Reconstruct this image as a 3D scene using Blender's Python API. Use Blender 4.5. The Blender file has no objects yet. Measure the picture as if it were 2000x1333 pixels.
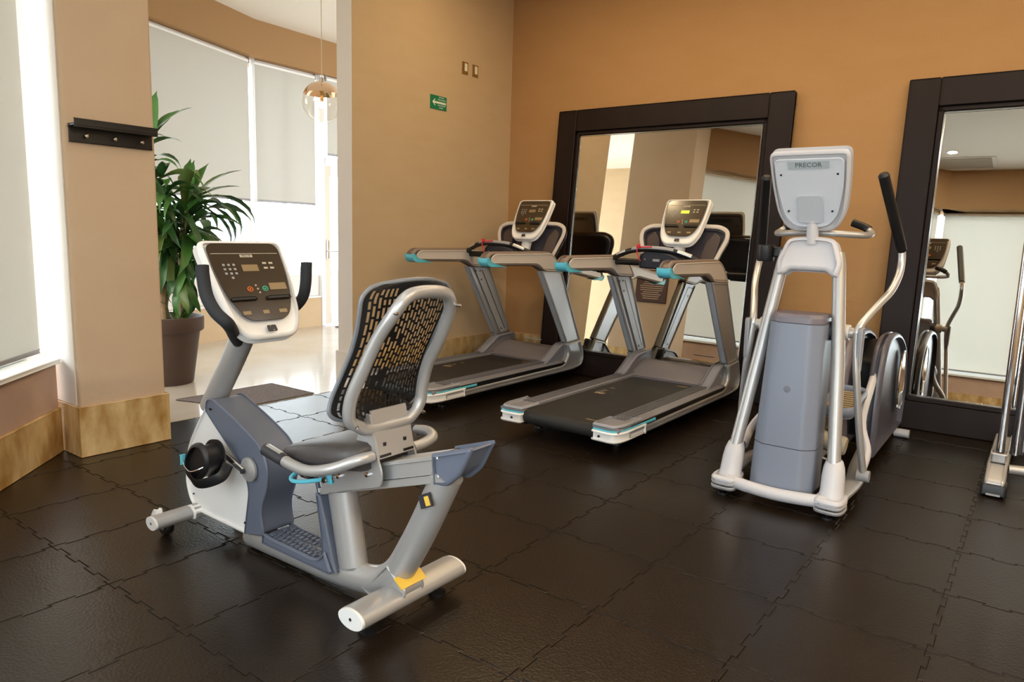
import bpy, bmesh, math, random
from mathutils import Vector, Matrix
random.seed(7)
SC = bpy.context.scene
COL = SC.collection
R = math.radians

# ------------------------------------------------------------------ camera
FPX, YAW, PITCH, ROLL, CAMH = 1400.0, R(36.52), R(8.48), R(1.715), 1.34
F_ = Vector((-math.sin(YAW)*math.cos(PITCH), math.cos(YAW)*math.cos(PITCH), -math.sin(PITCH)))
R_ = Vector((math.cos(YAW), math.sin(YAW), 0)); U_ = R_.cross(F_)
R2 = R_*math.cos(ROLL)+U_*math.sin(ROLL); U2 = -R_*math.sin(ROLL)+U_*math.cos(ROLL)
cam_d = bpy.data.cameras.new('camera'); cam = bpy.data.objects.new('camera', cam_d); COL.objects.link(cam)
cam_d.sensor_width = 36.0; cam_d.lens = FPX/2000*36.0; cam_d.clip_start = 0.02; cam_d.clip_end = 200
cam.matrix_world = Matrix(((R2.x, U2.x, -F_.x, 0), (R2.y, U2.y, -F_.y, 0), (R2.z, U2.z, -F_.z, CAMH), (0, 0, 0, 1)))
SC.camera = cam

# ------------------------------------------------------------------ world, exposure
W = bpy.data.worlds.new('sky'); SC.world = W; W.use_nodes = True
bg = W.node_tree.nodes['Background']; bg.inputs[0].default_value = (0.86, 0.93, 1.0, 1); bg.inputs[1].default_value = 9.5
SC.view_settings.view_transform = 'Standard'; SC.view_settings.look = 'None'
SC.view_settings.exposure = 0.0; SC.view_settings.gamma = 1.0; SC.view_settings.use_curve_mapping = False
try:
    SC.cycles.use_denoising = True; SC.cycles.max_bounces = 10; SC.cycles.diffuse_bounces = 6
    SC.cycles.transmission_bounces = 6; SC.cycles.glossy_bounces = 5; SC.cycles.caustics_reflective = False
    SC.cycles.caustics_refractive = False; SC.cycles.sample_clamp_indirect = 6.0
except Exception: pass

# ------------------------------------------------------------------ materials
def srgb(c):
    return tuple(((v/255)/12.92 if v/255 <= .04045 else ((v/255+.055)/1.055)**2.4) for v in c)+(1.0,)
MATS = {}
def mat(name, col, rough=.5, metal=0, spec=.5, coat=0, noise=None, bump=None, alpha=1, emit=None, stretch=(1, 1, 1), trans=0):
    """noise=(scale, amount, colour2) mixes a second colour; bump=(scale, strength)"""
    if name in MATS: return MATS[name]
    m = bpy.data.materials.new(name); m.use_nodes = True; nt = m.node_tree; b = nt.nodes['Principled BSDF']
    c = srgb(col)
    b.inputs['Base Color'].default_value = c; b.inputs['Roughness'].default_value = rough; b.inputs['Metallic'].default_value = metal
    b.inputs['Specular IOR Level'].default_value = spec; b.inputs['Coat Weight'].default_value = coat; b.inputs['Coat Roughness'].default_value = .08
    b.inputs['Alpha'].default_value = alpha; b.inputs['Transmission Weight'].default_value = trans
    if noise or bump:
        tc = nt.nodes.new('ShaderNodeTexCoord'); mp = nt.nodes.new('ShaderNodeMapping'); mp.inputs['Scale'].default_value = stretch
        nt.links.new(tc.outputs['Object'], mp.inputs['Vector'])
    if noise:
        n = nt.nodes.new('ShaderNodeTexNoise'); n.inputs['Scale'].default_value = noise[0]; n.inputs['Detail'].default_value = 6
        nt.links.new(mp.outputs[0], n.inputs['Vector'])
        rp = nt.nodes.new('ShaderNodeValToRGB'); rp.color_ramp.elements[0].position = .35; rp.color_ramp.elements[1].position = .68
        k = noise[1]; c2 = srgb(noise[2])
        rp.color_ramp.elements[0].color = c; rp.color_ramp.elements[1].color = tuple(c[i]*(1-k)+c2[i]*k for i in range(3))+(1,)
        nt.links.new(n.outputs['Fac'], rp.inputs[0]); nt.links.new(rp.outputs[0], b.inputs['Base Color'])
    if bump:
        n2 = nt.nodes.new('ShaderNodeTexNoise'); n2.inputs['Scale'].default_value = bump[0]; n2.inputs['Detail'].default_value = 3
        nt.links.new(mp.outputs[0], n2.inputs['Vector'])
        bp = nt.nodes.new('ShaderNodeBump'); bp.inputs['Strength'].default_value = bump[1]; bp.inputs['Distance'].default_value = .01
        nt.links.new(n2.outputs['Fac'], bp.inputs['Height']); nt.links.new(bp.outputs[0], b.inputs['Normal'])
    if emit:
        b.inputs['Emission Color'].default_value = srgb(emit[0]); b.inputs['Emission Strength'].default_value = emit[1]
    MATS[name] = m; return m

wall_m = mat('wall_paint', (197, 172, 138), .75, spec=.25, noise=(3, .35, (188, 162, 126)), bump=(60, .22), stretch=(1, 1, 3))
wallb_m = mat('mirror_wall_paint', (174, 134, 90), .75, spec=.25, noise=(3, .35, (168, 126, 80)), bump=(60, .22), stretch=(1, 1, 3))
col_m = mat('column_plaster', (208, 184, 157), .75, spec=.25, noise=(2.5, .4, (199, 172, 143)), bump=(35, .2))
lowwall_m = mat('low_wall_plaster', (196, 168, 150), .8, spec=.2, noise=(4, .4, (176, 146, 126)), bump=(30, .3))
jamb_m = mat('white_plaster', (226, 220, 214), .7, spec=.25)
ceil_m = mat('ceiling_paint', (238, 234, 226), .85, spec=.2)
soff_m = mat('soffit_paint', (160, 126, 88), .8, spec=.2, bump=(80, .15))
stone_m = mat('travertine', (226, 198, 146), .5, spec=.4, noise=(9, 1.0, (170, 128, 66)), bump=(14, .12), stretch=(1, 1, .45))
marble_m = mat('polished_marble', (196, 190, 180), .12, spec=.5, noise=(2.2, .6, (182, 170, 152)))
rubber_m = mat('black_rubber_tile', (25, 18, 12), .28, spec=.40, noise=(2.6, .55, (36, 26, 17)), bump=(90, .16))
sub_m = mat('rubber_joint', (14, 13, 12), .9, spec=.1)
wht_m = mat('white_plastic', (232, 230, 228), .38, spec=.5)
frost_m = mat('white_frame_paint', (236, 236, 234), .4)
sil_m = mat('silver_paint', (176, 174, 173), .36, metal=.45, spec=.5, bump=(400, .02))
alu_m = mat('aluminium', (214, 214, 214), .34, metal=.7)
gry_m = mat('blue_grey_plastic', (126, 133, 149), .42, spec=.5, bump=(300, .04))
ell_m = mat('light_grey_plastic', (200, 198, 202), .4)
bgry_m = mat('slate_plastic', (97, 103, 118), .42, spec=.5, bump=(300, .04))
mid_m = mat('mid_grey_plastic', (150, 150, 154), .42, spec=.5)
warmg_m = mat('warm_grey_plastic', (202, 192, 182), .42, spec=.5)
drk_m = mat('charcoal_plastic', (46, 46, 52), .45, spec=.5)
blk_m = mat('black_plastic', (20, 20, 22), .42, spec=.5)
foam_m = mat('black_foam_grip', (44, 46, 50), .7, spec=.3, bump=(200, .1))
belt_m = mat('black_running_belt', (40, 38, 36), .55, spec=.35, bump=(350, .12))
cyan_m = mat('cyan_accent', (98, 196, 216), .35)
chr_m = mat('chrome', (226, 226, 230), .09, metal=1)
panel_m = mat('smoked_screen', (58, 45, 30), .18, spec=.5, coat=.4)
disp_m = mat('display_window', (140, 118, 84), .25)
dispon_m = mat('lit_display', (150, 150, 40), .3, emit=((190, 200, 40), 1.0))
print_m = mat('grey_print', (190, 180, 160), .5)
org_m = mat('orange_key', (226, 112, 40), .4); grn_m = mat('green_key', (60, 190, 150), .4)
seat_m = mat('grey_seat_cover', (62, 58, 58), .42, spec=.45, bump=(180, .1))
wood_m = mat('espresso_wood', (27, 17, 15), .45, spec=.25, noise=(5, .5, (36, 23, 20)), bump=(60, .05), stretch=(1, 1, .15))
mir_m = mat('mirror_glass', (236, 238, 236), .006, metal=1)
bevel_m = mat('mirror_edge', (196, 200, 200), .12, metal=.9)
yel_m = mat('yellow_sticker', (222, 182, 70), .5)
pot_m = mat('brown_clay_pot', (78, 62, 54), .6, spec=.35, bump=(25, .1))
soil_m = mat('potting_soil', (48, 36, 28), .95, bump=(60, .8))
cane_m = mat('dracaena_cane', (178, 152, 118), .8, noise=(18, .8, (120, 96, 66)), bump=(60, .5))
leaf1 = mat('green_leaf', (58, 110, 48), .38, spec=.5, noise=(6, .5, (92, 140, 60)))
leaf2 = mat('dark_leaf', (40, 82, 38), .38, spec=.5, noise=(6, .5, (64, 104, 50)))
leaf3 = mat('olive_leaf', (88, 118, 58), .42, spec=.45, noise=(6, .6, (120, 130, 70)))
mat_m = mat('grey_fibre_mat', (140, 132, 132), .95, spec=.1, noise=(120, .9, (92, 86, 88)), bump=(220, .8))
sign_m = mat('green_sign', (10, 118, 84), .4); signw_m = mat('sign_white', (226, 232, 214), .5)
brass_m = mat('brass_plate', (176, 142, 84), .32, metal=.7); ivory_m = mat('ivory_rocker', (228, 220, 196), .4)
poster_m = mat('poster_brown', (72, 44, 38), .45); posterl_m = mat('poster_print', (214, 190, 164), .6)
red_m = mat('red_cord', (214, 40, 60), .6)
lamp_m = mat('lamp_lens', (255, 246, 230), .4, emit=((255, 236, 205), 6.0))
vent_m = mat('vent_metal', (186, 180, 168), .5)
ground_m = mat('pale_paving', (196, 192, 184), .8)
oak_m = mat('oak_frame', (226, 212, 196), .5)
cloud_m = mat('copper_glass', (232, 200, 170), .05, metal=.9)

def glass_mat(name, tint, gloss):
    m = bpy.data.materials.new(name); m.use_nodes = True; nt = m.node_tree; nt.nodes.clear()
    o = nt.nodes.new('ShaderNodeOutputMaterial'); mx = nt.nodes.new('ShaderNodeMixShader')
    t = nt.nodes.new('ShaderNodeBsdfTransparent'); t.inputs[0].default_value = tint
    g = nt.nodes.new('ShaderNodeBsdfGlossy'); g.inputs['Roughness'].default_value = .03
    lw = nt.nodes.new('ShaderNodeLayerWeight'); lw.inputs['Blend'].default_value = .5
    pw = nt.nodes.new('ShaderNodeMath'); pw.operation = 'POWER'; pw.inputs[1].default_value = 4.0
    fr = nt.nodes.new('ShaderNodeMath'); fr.operation = 'MULTIPLY_ADD'; fr.inputs[1].default_value = .6; fr.inputs[2].default_value = gloss
    nt.links.new(lw.outputs['Facing'], pw.inputs[0]); nt.links.new(pw.outputs[0], fr.inputs[0])
    nt.links.new(fr.outputs[0], mx.inputs[0]); nt.links.new(t.outputs[0], mx.inputs[1]); nt.links.new(g.outputs[0], mx.inputs[2])
    nt.links.new(mx.outputs[0], o.inputs[0]); return m
pane_m = glass_mat('window_pane', (.95, .97, .96, 1), .05)
globe_m = glass_mat('clear_globe', (.97, .95, .92, 1), .06)
def blind_mat(name, dif, tra):
    m = bpy.data.materials.new(name); m.use_nodes = True; nt = m.node_tree; nt.nodes.clear()
    o = nt.nodes.new('ShaderNodeOutputMaterial'); ad = nt.nodes.new('ShaderNodeAddShader')
    d = nt.nodes.new('ShaderNodeBsdfDiffuse'); t = nt.nodes.new('ShaderNodeBsdfTranslucent')
    d.inputs[0].default_value = dif; t.inputs[0].default_value = tra
    nt.links.new(d.outputs[0], ad.inputs[0]); nt.links.new(t.outputs[0], ad.inputs[1]); nt.links.new(ad.outputs[0], o.inputs[0]); return m
gymblind_m = blind_mat('gym_blind', (.45, .44, .41, 1), (.29, .29, .28, 1))
blind_m = blind_mat('sheer_blind', (.45, .44, .41, 1), (.173, .170, .160, 1))

# ------------------------------------------------------------------ mesh helpers
def V(*a): return Vector(a)
def ease(pts, r, n=5, closed=False):
    """round the corners of a polyline (2D or 3D); r scalar or list"""
    P = [Vector(p) for p in pts]; out = []; N = len(P)
    for i in range(N):
        rr = r[i] if isinstance(r, (list, tuple)) else r
        if (not closed and i in (0, N-1)) or rr <= 0: out.append(P[i]); continue
        a, b, c = P[i-1], P[i], P[(i+1) % N]
        d1, d2 = (a-b), (c-b); l1, l2 = d1.length, d2.length
        if l1 < 1e-6 or l2 < 1e-6: out.append(b); continue
        t = min(rr, l1*.48, l2*.48); s, e = b+d1/l1*t, b+d2/l2*t
        for k in range(n+1):
            u = k/n; out.append(s*(1-u)**2+b*2*u*(1-u)+e*u*u)
    return out
def smooth_path(pts, n=6):
    """Catmull-Rom"""
    P = [Vector(p) for p in pts]; P = [P[0]*2-P[1]]+P+[P[-1]*2-P[-2]]; out = []
    for i in range(1, len(P)-2):
        for k in range(n):
            t = k/n; a, b, c, d = P[i-1:i+3]
            out.append(.5*((2*b)+(c-a)*t+(2*a-5*b+4*c-d)*t*t+(3*b-a-3*c+d)*t**3))
    out.append(P[-2]); return out

class B:
    def __init__(s): s.bm = bmesh.new()
    def ring_loft(s, rings, cap=True, closed=False):
        vs = [[s.bm.verts.new(p) for p in r] for r in rings]; n = len(vs[0])
        seq = range(len(vs)) if closed else range(len(vs)-1)
        for i in seq:
            a, b = vs[i], vs[(i+1) % len(vs)]
            for k in range(n):
                try: s.bm.faces.new((a[k], a[(k+1) % n], b[(k+1) % n], b[k]))
                except ValueError: pass
        if cap and not closed:
            for r in (vs[0], vs[-1]):
                try: s.bm.faces.new(r)
                except ValueError: pass
        return s
    def tube(s, path, r, seg=12, closed=False, flat=None, up=None):
        """flat=(ra, rb) elliptical section; r may be list per point"""
        P = [Vector(p) for p in path]; n = len(P); rings = []; prev = None
        for i in range(n):
            a = P[i-1] if (i > 0 or closed) else P[0]; c = P[(i+1) % n] if (i < n-1 or closed) else P[-1]
            t = (c-a).normalized()
            if prev is None:
                ref = Vector(up) if up else (Vector((0, 0, 1)) if abs(t.z) < .9 else Vector((0, 1, 0)))
                u = (ref-t*ref.dot(t)).normalized()
            else:
                u = (prev-t*prev.dot(t)).normalized()
            prev = u; v = t.cross(u); rr = r[i] if isinstance(r, (list, tuple)) else r
            ra, rb = (flat[0], flat[1]) if flat else (rr, rr)
            rings.append([P[i]+u*ra*math.cos(2*math.pi*k/seg)+v*rb*math.sin(2*math.pi*k/seg) for k in range(seg)])
        return s.ring_loft(rings, True, closed)
    def prism(s, prof, d0, d1, axis='y', bev=0.0, nb=3):
        """extrude a 2D outline; axis y: (x,z), x: (y,z), z: (x,y)"""
        pr = [Vector((p[0], p[1])) for p in prof]
        q = [pr[0]]
        for p in pr[1:]:
            if (p-q[-1]).length > 1e-5: q.append(p)
        if (q[0]-q[-1]).length < 1e-5: q.pop()
        pr = q; n = len(pr)
        area = sum(pr[i].x*pr[(i+1) % n].y-pr[(i+1) % n].x*pr[i].y for i in range(n))
        if area < 0: pr.reverse()
        nor = []
        for i in range(n):
            e1 = (pr[i]-pr[i-1]).normalized(); e2 = (pr[(i+1) % n]-pr[i]).normalized()
            m = Vector((e1.y, -e1.x))+Vector((e2.y, -e2.x)); l = m.length
            m = m/l if l > 1e-4 else Vector((e1.y, -e1.x))
            c = max(.5, m.dot(Vector((e1.y, -e1.x)))); nor.append(m/c)
        mp = {'y': lambda a, b, c: (a, c, b), 'x': lambda a, b, c: (c, a, b), 'z': lambda a, b, c: (a, b, c)}[axis]
        if d1 < d0: d0, d1 = d1, d0
        bev = min(bev, (d1-d0)*.49); st = []
        if bev > 0:
            for k in range(nb+1):
                a = math.pi/2*k/nb; st.append((d0+bev*(1-math.sin(a)), bev*(1-math.cos(a))))
            st += [(d1-(d-d0), i) for d, i in reversed(st)]
        else: st = [(d0, 0), (d1, 0)]
        rings = [[mp((pr[i]-nor[i]*ins).x, (pr[i]-nor[i]*ins).y, d) for i in range(n)] for d, ins in st]
        return s.ring_loft(rings)
    def box(s, x0, x1, y0, y1, z0, z1, bev=0.0):
        if bev <= 0: return s.prism([(x0, y0), (x1, y0), (x1, y1), (x0, y1)], z0, z1, 'z')
        p = ease([(x0, y0), (x1, y0), (x1, y1), (x0, y1)], bev*2.2, 3, True)
        return s.prism(p, z0, z1, 'z', bev, 3)
    def lathe(s, prof, c, axis='z', seg=28, cap=True):
        """prof: (r, h) list about centre c"""
        rings = []
        for r, h in prof:
            rg = []
            for k in range(seg):
                a = 2*math.pi*k/seg; u, v = r*math.cos(a), r*math.sin(a)
                rg.append({'z': (c[0]+u, c[1]+v, c[2]+h), 'y': (c[0]+u, c[1]+h, c[2]+v), 'x': (c[0]+h, c[1]+u, c[2]+v)}[axis])
            rings.append(rg)
        return s.ring_loft(rings, cap)
    def quad(s, pts):
        s.bm.faces.new([s.bm.verts.new(p) for p in pts]); return s
    def xf(s, M):
        bmesh.ops.transform(s.bm, matrix=M, verts=s.bm.verts); return s
    def done(s, name, m, parent=None, ang=35, solid=True):
        bm = s.bm
        bmesh.ops.remove_doubles(bm, verts=bm.verts, dist=1e-5)
        if solid: bmesh.ops.recalc_face_normals(bm, faces=bm.faces)
        org = root_loc(parent)
        if org is not None: bmesh.ops.translate(bm, vec=-org, verts=bm.verts)
        me = bpy.data.meshes.new(name); bm.to_mesh(me); bm.free()
        me.polygons.foreach_set('use_smooth', [True]*len(me.polygons))
        me.set_sharp_from_angle(angle=R(ang))
        me.materials.append(m)
        o = bpy.data.objects.new(name, me); COL.objects.link(o); o.parent = parent
        return o
def root_loc(p):
    if p is None: return None
    while p.parent: p = p.parent
    return p.location.copy()
def tag(o, label=None, cat=None, group=None, kind=None):
    if label: o['label'] = label
    if cat: o['category'] = cat
    if group: o['group'] = group
    if kind: o['kind'] = kind
    return o
def thing(name, loc, label, cat, group=None, kind=None):
    o = bpy.data.objects.new(name, None); o.empty_display_size = .1; o.location = loc; COL.objects.link(o)
    return tag(o, label, cat, group, kind)
def struct(o, label): return tag(o, label, None, None, 'structure')
def copy_tree(o, parent=None):
    c = o.copy(); COL.objects.link(c); c.parent = parent
    for ch in [x for x in bpy.data.objects if x.parent == o]: copy_tree(ch, c)
    return c
def text_bm(txt, size):
    cu = bpy.data.curves.new('lettering', 'FONT'); cu.body = txt; cu.size = size; cu.align_x = 'CENTER'; cu.align_y = 'CENTER'; cu.resolution_u = 2
    cu.extrude = .0006
    ob = bpy.data.objects.new('lettering', cu); COL.objects.link(ob)
    dg = bpy.context.evaluated_depsgraph_get(); me = bpy.data.meshes.new_from_object(ob.evaluated_get(dg))
    b = B(); b.bm.from_mesh(me); bpy.data.objects.remove(ob); bpy.data.curves.remove(cu); bpy.data.meshes.remove(me); return b
def frame_mat(o, right, up, nrm):
    return Matrix(((right[0], up[0], nrm[0], o[0]), (right[1], up[1], nrm[1], o[1]), (right[2], up[2], nrm[2], o[2]), (0, 0, 0, 1)))

# ------------------------------------------------------------------ room constants
XS, YW, CZ = -4.694, 6.20, 3.787        # sign wall plane, mirror wall plane, ceiling
XC, C0, C1 = -4.325, 1.735, 2.228       # column front face and its sides
XE, YB = 3.32, -1.355                   # far right wall, window wall behind the camera
BH = .295                               # stone skirting height

# ------------------------------------------------------------------ floors
fl = struct(B().box(XS+.014, XE, YB, YW, -.06, -.011).done('floor', sub_m), 'dark rubber gym floor of interlocking square tiles')
def tile_outline():
    w = .5; t = .016; g = .0006; pts = []
    def side(flip):
        o = []
        for k in range(3):
            a = (k+.25)/3*w; b = (k+.75)/3*w; d = .004
            o += [(a+d, 0), (a-d, t), (b+d, t), (b-d, 0)]
        return o
    lo, hi = -t/2+g, w-t/2-g
    pts.append((lo, lo))
    for s_, d_ in side(0): pts.append((s_, d_+lo))            # bottom: notches cut in
    pts.append((hi, lo))
    for s_, d_ in side(0): pts.append((d_+hi, s_))          # right: tabs stand out
    pts.append((hi, hi))
    for s_, d_ in reversed(side(0)): pts.append((s_, d_+hi))
    pts.append((lo, hi))
    for s_, d_ in reversed(side(0)): pts.append((d_+lo, s_))
    return pts
def tile_bm(): return B().prism(tile_outline(), -.011, 0, 'z', .0012, 1)
tile0 = tile_bm().done('floor_tile', rubber_m, fl); tmesh = tile0.data
bay_a, bay_b = V(-4.505, 1.663, 0), V(-1.49, -1.355, 0)
def in_bay(x, y): return (x+4.505)*1+(y-1.663)*1
first = True
nx, ny = 16, 15
for i in range(nx):
    for j in range(ny):
        x, y = -4.68+.5*i, YB+.5*j
        d = [in_bay(x+a, y+b) for a in (0, .5) for b in (0, .5)]
        if max(d) < .02: continue
        edge = min(d) < 0 or i == 0 or i == nx-1 or j == ny-1 or j == 0 or (x < -4.2 and 1.1 < y < 2.4)
        if edge:
            b = tile_bm(); bmesh.ops.translate(b.bm, vec=(x, y, 0), verts=b.bm.verts)
            for co, no in (((XS+.014, 0, 0), (-1, 0, 0)), ((XE-.002, 0, 0), (1, 0, 0)), ((0, YW-.002, 0), (0, 1, 0)), ((0, YB+.002, 0), (0, -1, 0)), ((-4.505+.012, 1.663+.012, 0), (-1, -1, 0))):
                r_ = bmesh.ops.bisect_plane(b.bm, geom=b.bm.verts[:]+b.bm.edges[:]+b.bm.faces[:], plane_co=co, plane_no=no, clear_outer=True)
                ed = [e for e in r_['geom_cut'] if isinstance(e, bmesh.types.BMEdge)]
                if ed: bmesh.ops.holes_fill(b.bm, edges=ed)
            if len(b.bm.verts) < 4: b.bm.free(); continue
            b.done('floor_tile', rubber_m, fl)
        else:
            o = tile0 if first else bpy.data.objects.new('floor_tile', tmesh)
            if not first: COL.objects.link(o); o.parent = fl
            o.location = (x, y, 0); first = False
struct(B().box(-9.2, XS+.014, -.6, 9.2, -.06, -.0005).done('floor_lobby', marble_m), 'polished cream marble floor of the lobby')

# ------------------------------------------------------------------ ceiling
cl = struct(B().box(-9.2, XE+.2, -1.9, 9.4, CZ, CZ+.12).done('ceiling', ceil_m), 'plain white ceiling over gym and lobby')

# ------------------------------------------------------------------ walls
wb = struct(B().box(XS, XE+.2, YW, YW+.2, 0, CZ).done('wall_back', wallb_m), 'tan textured wall behind the leaning mirrors')
struct(B().box(XS, XE, YW-.055, YW, 0, BH, .003).done('baseboard_back', stone_m), 'travertine skirting along the mirror wall')
wl = struct(B().box(XS-.18, XS, 4.053, YW+.2, 0, CZ).done('wall_left', wall_m), 'tan wall with the green route sign and two switches')
struct(B().box(XS-.181, XS-.001, 4.050, 4.056, 0, CZ).done('trim_1', jamb_m), 'white painted end of the tan wall at the lobby opening')
struct(B().box(XS, XS+.022, 4.03, YW-.055, 0, BH, .003).done('baseboard_left', stone_m), 'travertine skirting under the route sign wall')
struct(B().box(XS-.20, XS-.001, 4.028, 4.05, 0, BH, .003).done('baseboard_jamb', jamb_m), 'pale skirting on the wall end beside the lobby opening')
struct(B().box(XE, XE+.2, YB-.3, YW, 0, CZ).done('wall_right', wall_m), 'tan end wall outside the picture on the right')
# column
cx0 = -5.35
struct(B().prism(ease([(cx0, C0), (XC, C0), (XC, C1), (cx0, C1)], .018, 3, True), 0, CZ, 'z').done('wall_column', col_m, None, 50), 'beige plastered column carrying the black hook shelf')
struct(B().prism(ease([(cx0, C0-.018), (XC+.02, C0-.018), (XC+.02, C1+.018), (cx0, C1+.018)], .004, 2, True), 0, BH, 'z', .003, 1).done('baseboard_column', stone_m), 'travertine skirting around the beige column')
struct(B().box(-4.74, XC-.035, C0-.006, C0-.0005, BH, CZ-.001).done('trim_column', jamb_m), 'white painted side of the column next to the window')
# lobby side and end walls
struct(B().box(-9.2, XS-.18, 9.0, 9.2, 0, CZ).done('wall_lobby_end', wall_m), 'tan wall at the far end of the lobby')
struct(B().box(-9.2, cx0-.6, -.6, -.4, 0, CZ).done('wall_lobby_side', wall_m), 'tan lobby wall hidden behind the column')

class Seg:
    """a wall segment in plan; s along, d inward, z up"""
    def __init__(s, a, b, flip=False):
        s.a = Vector((a[0], a[1], 0)); s.b = Vector((b[0], b[1], 0)); s.t = (s.b-s.a); s.L = s.t.length; s.t.normalize()
        s.n = Vector((s.t.y, -s.t.x, 0))*(-1 if flip else 1)
        s.M = Matrix(((s.t.x, s.n.x, 0, s.a.x), (s.t.y, s.n.y, 0, s.a.y), (0, 0, 1, 0), (0, 0, 0, 1)))
    def box(s, s0, s1, d0, d1, z0, z1, bev=0):
        return B().box(s0, s1, d0, d1, z0, z1, bev).xf(s.M)
    def at(s, ss, d, z): return s.M @ Vector((ss, d, z))
WIN = [0]
def window(sg, s0, s1, z0, z1, d, mull, label, bars=(), depth=.07, fw=.05):
    WIN[0] += 1
    w = thing('window_%d' % WIN[0], sg.at((s0+s1)/2, d, z0), label, None, None, 'structure')
    sg.box(s0, s1, d-depth, d, z0, z0+fw, .004).done('window_sill_frame', frost_m, w)
    sg.box(s0, s1, d-depth, d, z1-fw, z1, .004).done('window_head_frame', frost_m, w)
    xs = [s0]+list(mull)+[s1]
    for i, x in enumerate(xs):
        a = x if i == 0 else (x-fw if i == len(xs)-1 else x-fw/2)
        sg.box(a, a+fw, d-depth, d, z0+fw, z1-fw, .004).done('mullion', frost_m, w)
    for i in range(len(xs)-1):
        a = xs[i]+(fw if i == 0 else fw/2); b = xs[i+1]-(fw if i == len(xs)-2 else fw/2)
        for zb in bars: sg.box(a, b, d-depth+.01, d-.01, zb-.02, zb+.02).done('glazing_bar', frost_m, w)
        sg.box(a, b, d-depth/2-.003, d-depth/2+.003, z0+fw, z1-fw).done('pane', pane_m, w)
    return w
def blind(sg, s0, s1, ztop, zbot, d, label, group='roller blinds'):
    t = thing('roller_blind', sg.at((s0+s1)/2, d, zbot), label, 'blind', group)
    B().tube([sg.at(s0-.01, d-.02, ztop), sg.at(s1+.01, d-.02, ztop)], .028, 12).done('roller_tube', frost_m, t)
    sg.box(s0, s1, d-.001, d+.001, zbot+.01, ztop).done('blind_fabric', gymblind_m if group[0] == 'g' else blind_m, t)
    sg.box(s0, s1, d-.009, d+.009, zbot-.012, zbot+.014, .004).done('bottom_bar', mid_m, t)
    for s_ in (s0-.02, s1+.012): sg.box(s_, s_+.008, d-.05, d+.015, ztop-.035, ztop+.045).done('bracket', sil_m, t)
    return t

# gym bay (45 degrees) and the window wall behind the camera
SB = Seg((bay_a.x, bay_a.y), (bay_b.x, bay_b.y), True)
if SB.n.x < 0: SB = Seg((bay_a.x, bay_a.y), (bay_b.x, bay_b.y), False)
SK = Seg((bay_b.x, bay_b.y), (XE, YB), True)
if SK.n.y < 0: SK = Seg((bay_b.x, bay_b.y), (XE, YB), False)
SILL = .555
def gym_wall(sg, nm, ext0, n, gaps):
    struct(sg.box(-ext0, sg.L+.08, -.24, 0, 0, SILL-.03).done('wall_'+nm, lowwall_m), 'low plastered wall under the gym windows, '+nm.replace('_', ' '))
    struct(sg.box(-ext0, sg.L+.08, 0, .02, 0, .26, .003).done('baseboard_'+nm, stone_m), 'travertine skirting under the gym windows, '+nm.replace('_', ' '))
    struct(sg.box(-ext0, sg.L+.05, -.24, .035, SILL-.03, SILL, .005).done('trim_'+nm, frost_m), 'white window sill, '+nm.replace('_', ' '))
    struct(sg.box(-ext0, sg.L+.3, -.24, .16, 3.17, CZ).done('wall_soffit_'+nm, soff_m), 'tan soffit above the gym windows, '+nm.replace('_', ' '))
    window(sg, -ext0+.02, sg.L, SILL, 3.17, -.13, gaps, 'white framed gym window, '+nm.replace('_', ' '))
gym_wall(SB, 'bay', .06, 3, [SB.L*.345, SB.L*.68])
gym_wall(SK, 'rear', .0, 4, [SK.L*.25, SK.L*.5, SK.L*.75])
bl = [(.07, SB.L*.345-.03, 'cream roller blind nearest the column on the angled gym window'), (SB.L*.345+.03, SB.L*.68-.03, 'middle cream blind of the angled gym window'), (SB.L*.68+.03, SB.L-.06, 'cream blind at the far end of the angled gym window')]
for k, (a, b, l) in enumerate(bl): blind(SB, a, b, 3.13, (.615, .615, 2.3)[k], -.02, l, 'gym window blinds')
for k, (w_, zb) in enumerate((('first cream blind of the rear window wall, lowered, seen in the mirrors', .615), ('second cream blind of the rear window wall, raised', 2.55), ('third cream blind of the rear window wall, raised', 2.55), ('last cream blind of the rear window wall, raised', 2.55))):
    blind(SK, SK.L*.25*k+.03, SK.L*.25*(k+1)-.03, 3.13, zb, -.085, w_, 'gym window blinds')

# lobby windows: two facets and the door
LA, LC, LD, LE = (-6.83, 2.20), (-7.98, 5.36), (-8.01, 6.36), (-8.06, 9.0)
def seg_in(a, b):
    s = Seg(a, b)
    return s if s.n.x > 0 else Seg(a, b, True)
S1, S2, S3 = seg_in(LA, LC), seg_in(LC, LD), seg_in(LD, LE)
for sg, nm in ((S1, 'lobby_left'), (S2, 'lobby_middle')):
    struct(sg.box(0, sg.L, -.2, 0, 0, .40).done('wall_'+nm, wall_m), 'low beige wall under the lobby windows, '+nm[6:])
    struct(sg.box(0, sg.L, -.2, .015, .40, .425, .004).done('trim_'+nm, frost_m), 'white ledge on the low lobby wall, '+nm[6:])
    struct(sg.box(0, sg.L, -.2, -.04, .425, .70).done('wall_panel_'+nm, jamb_m), 'pale panel under the lobby glazing, '+nm[6:])
z0_, z1_ = .70, 3.36
window(S1, .0, S1.L-.02, z0_, z1_, -.06, [S1.L*.5], 'lobby window behind the plant')
window(S2, .02, S2.L-.02, z0_, z1_, -.06, [S2.L*.48], 'lobby window beside the glass door')
blind(S1, .05, S1.L-.08, 3.31, 1.66, -.03, 'cream roller blind above the potted plant in the lobby', 'lobby blinds')
blind(S2, .03, S2.L-.06, 3.31, 1.66, -.03, 'cream roller blind between plant and glass door in the lobby', 'lobby blinds')
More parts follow.
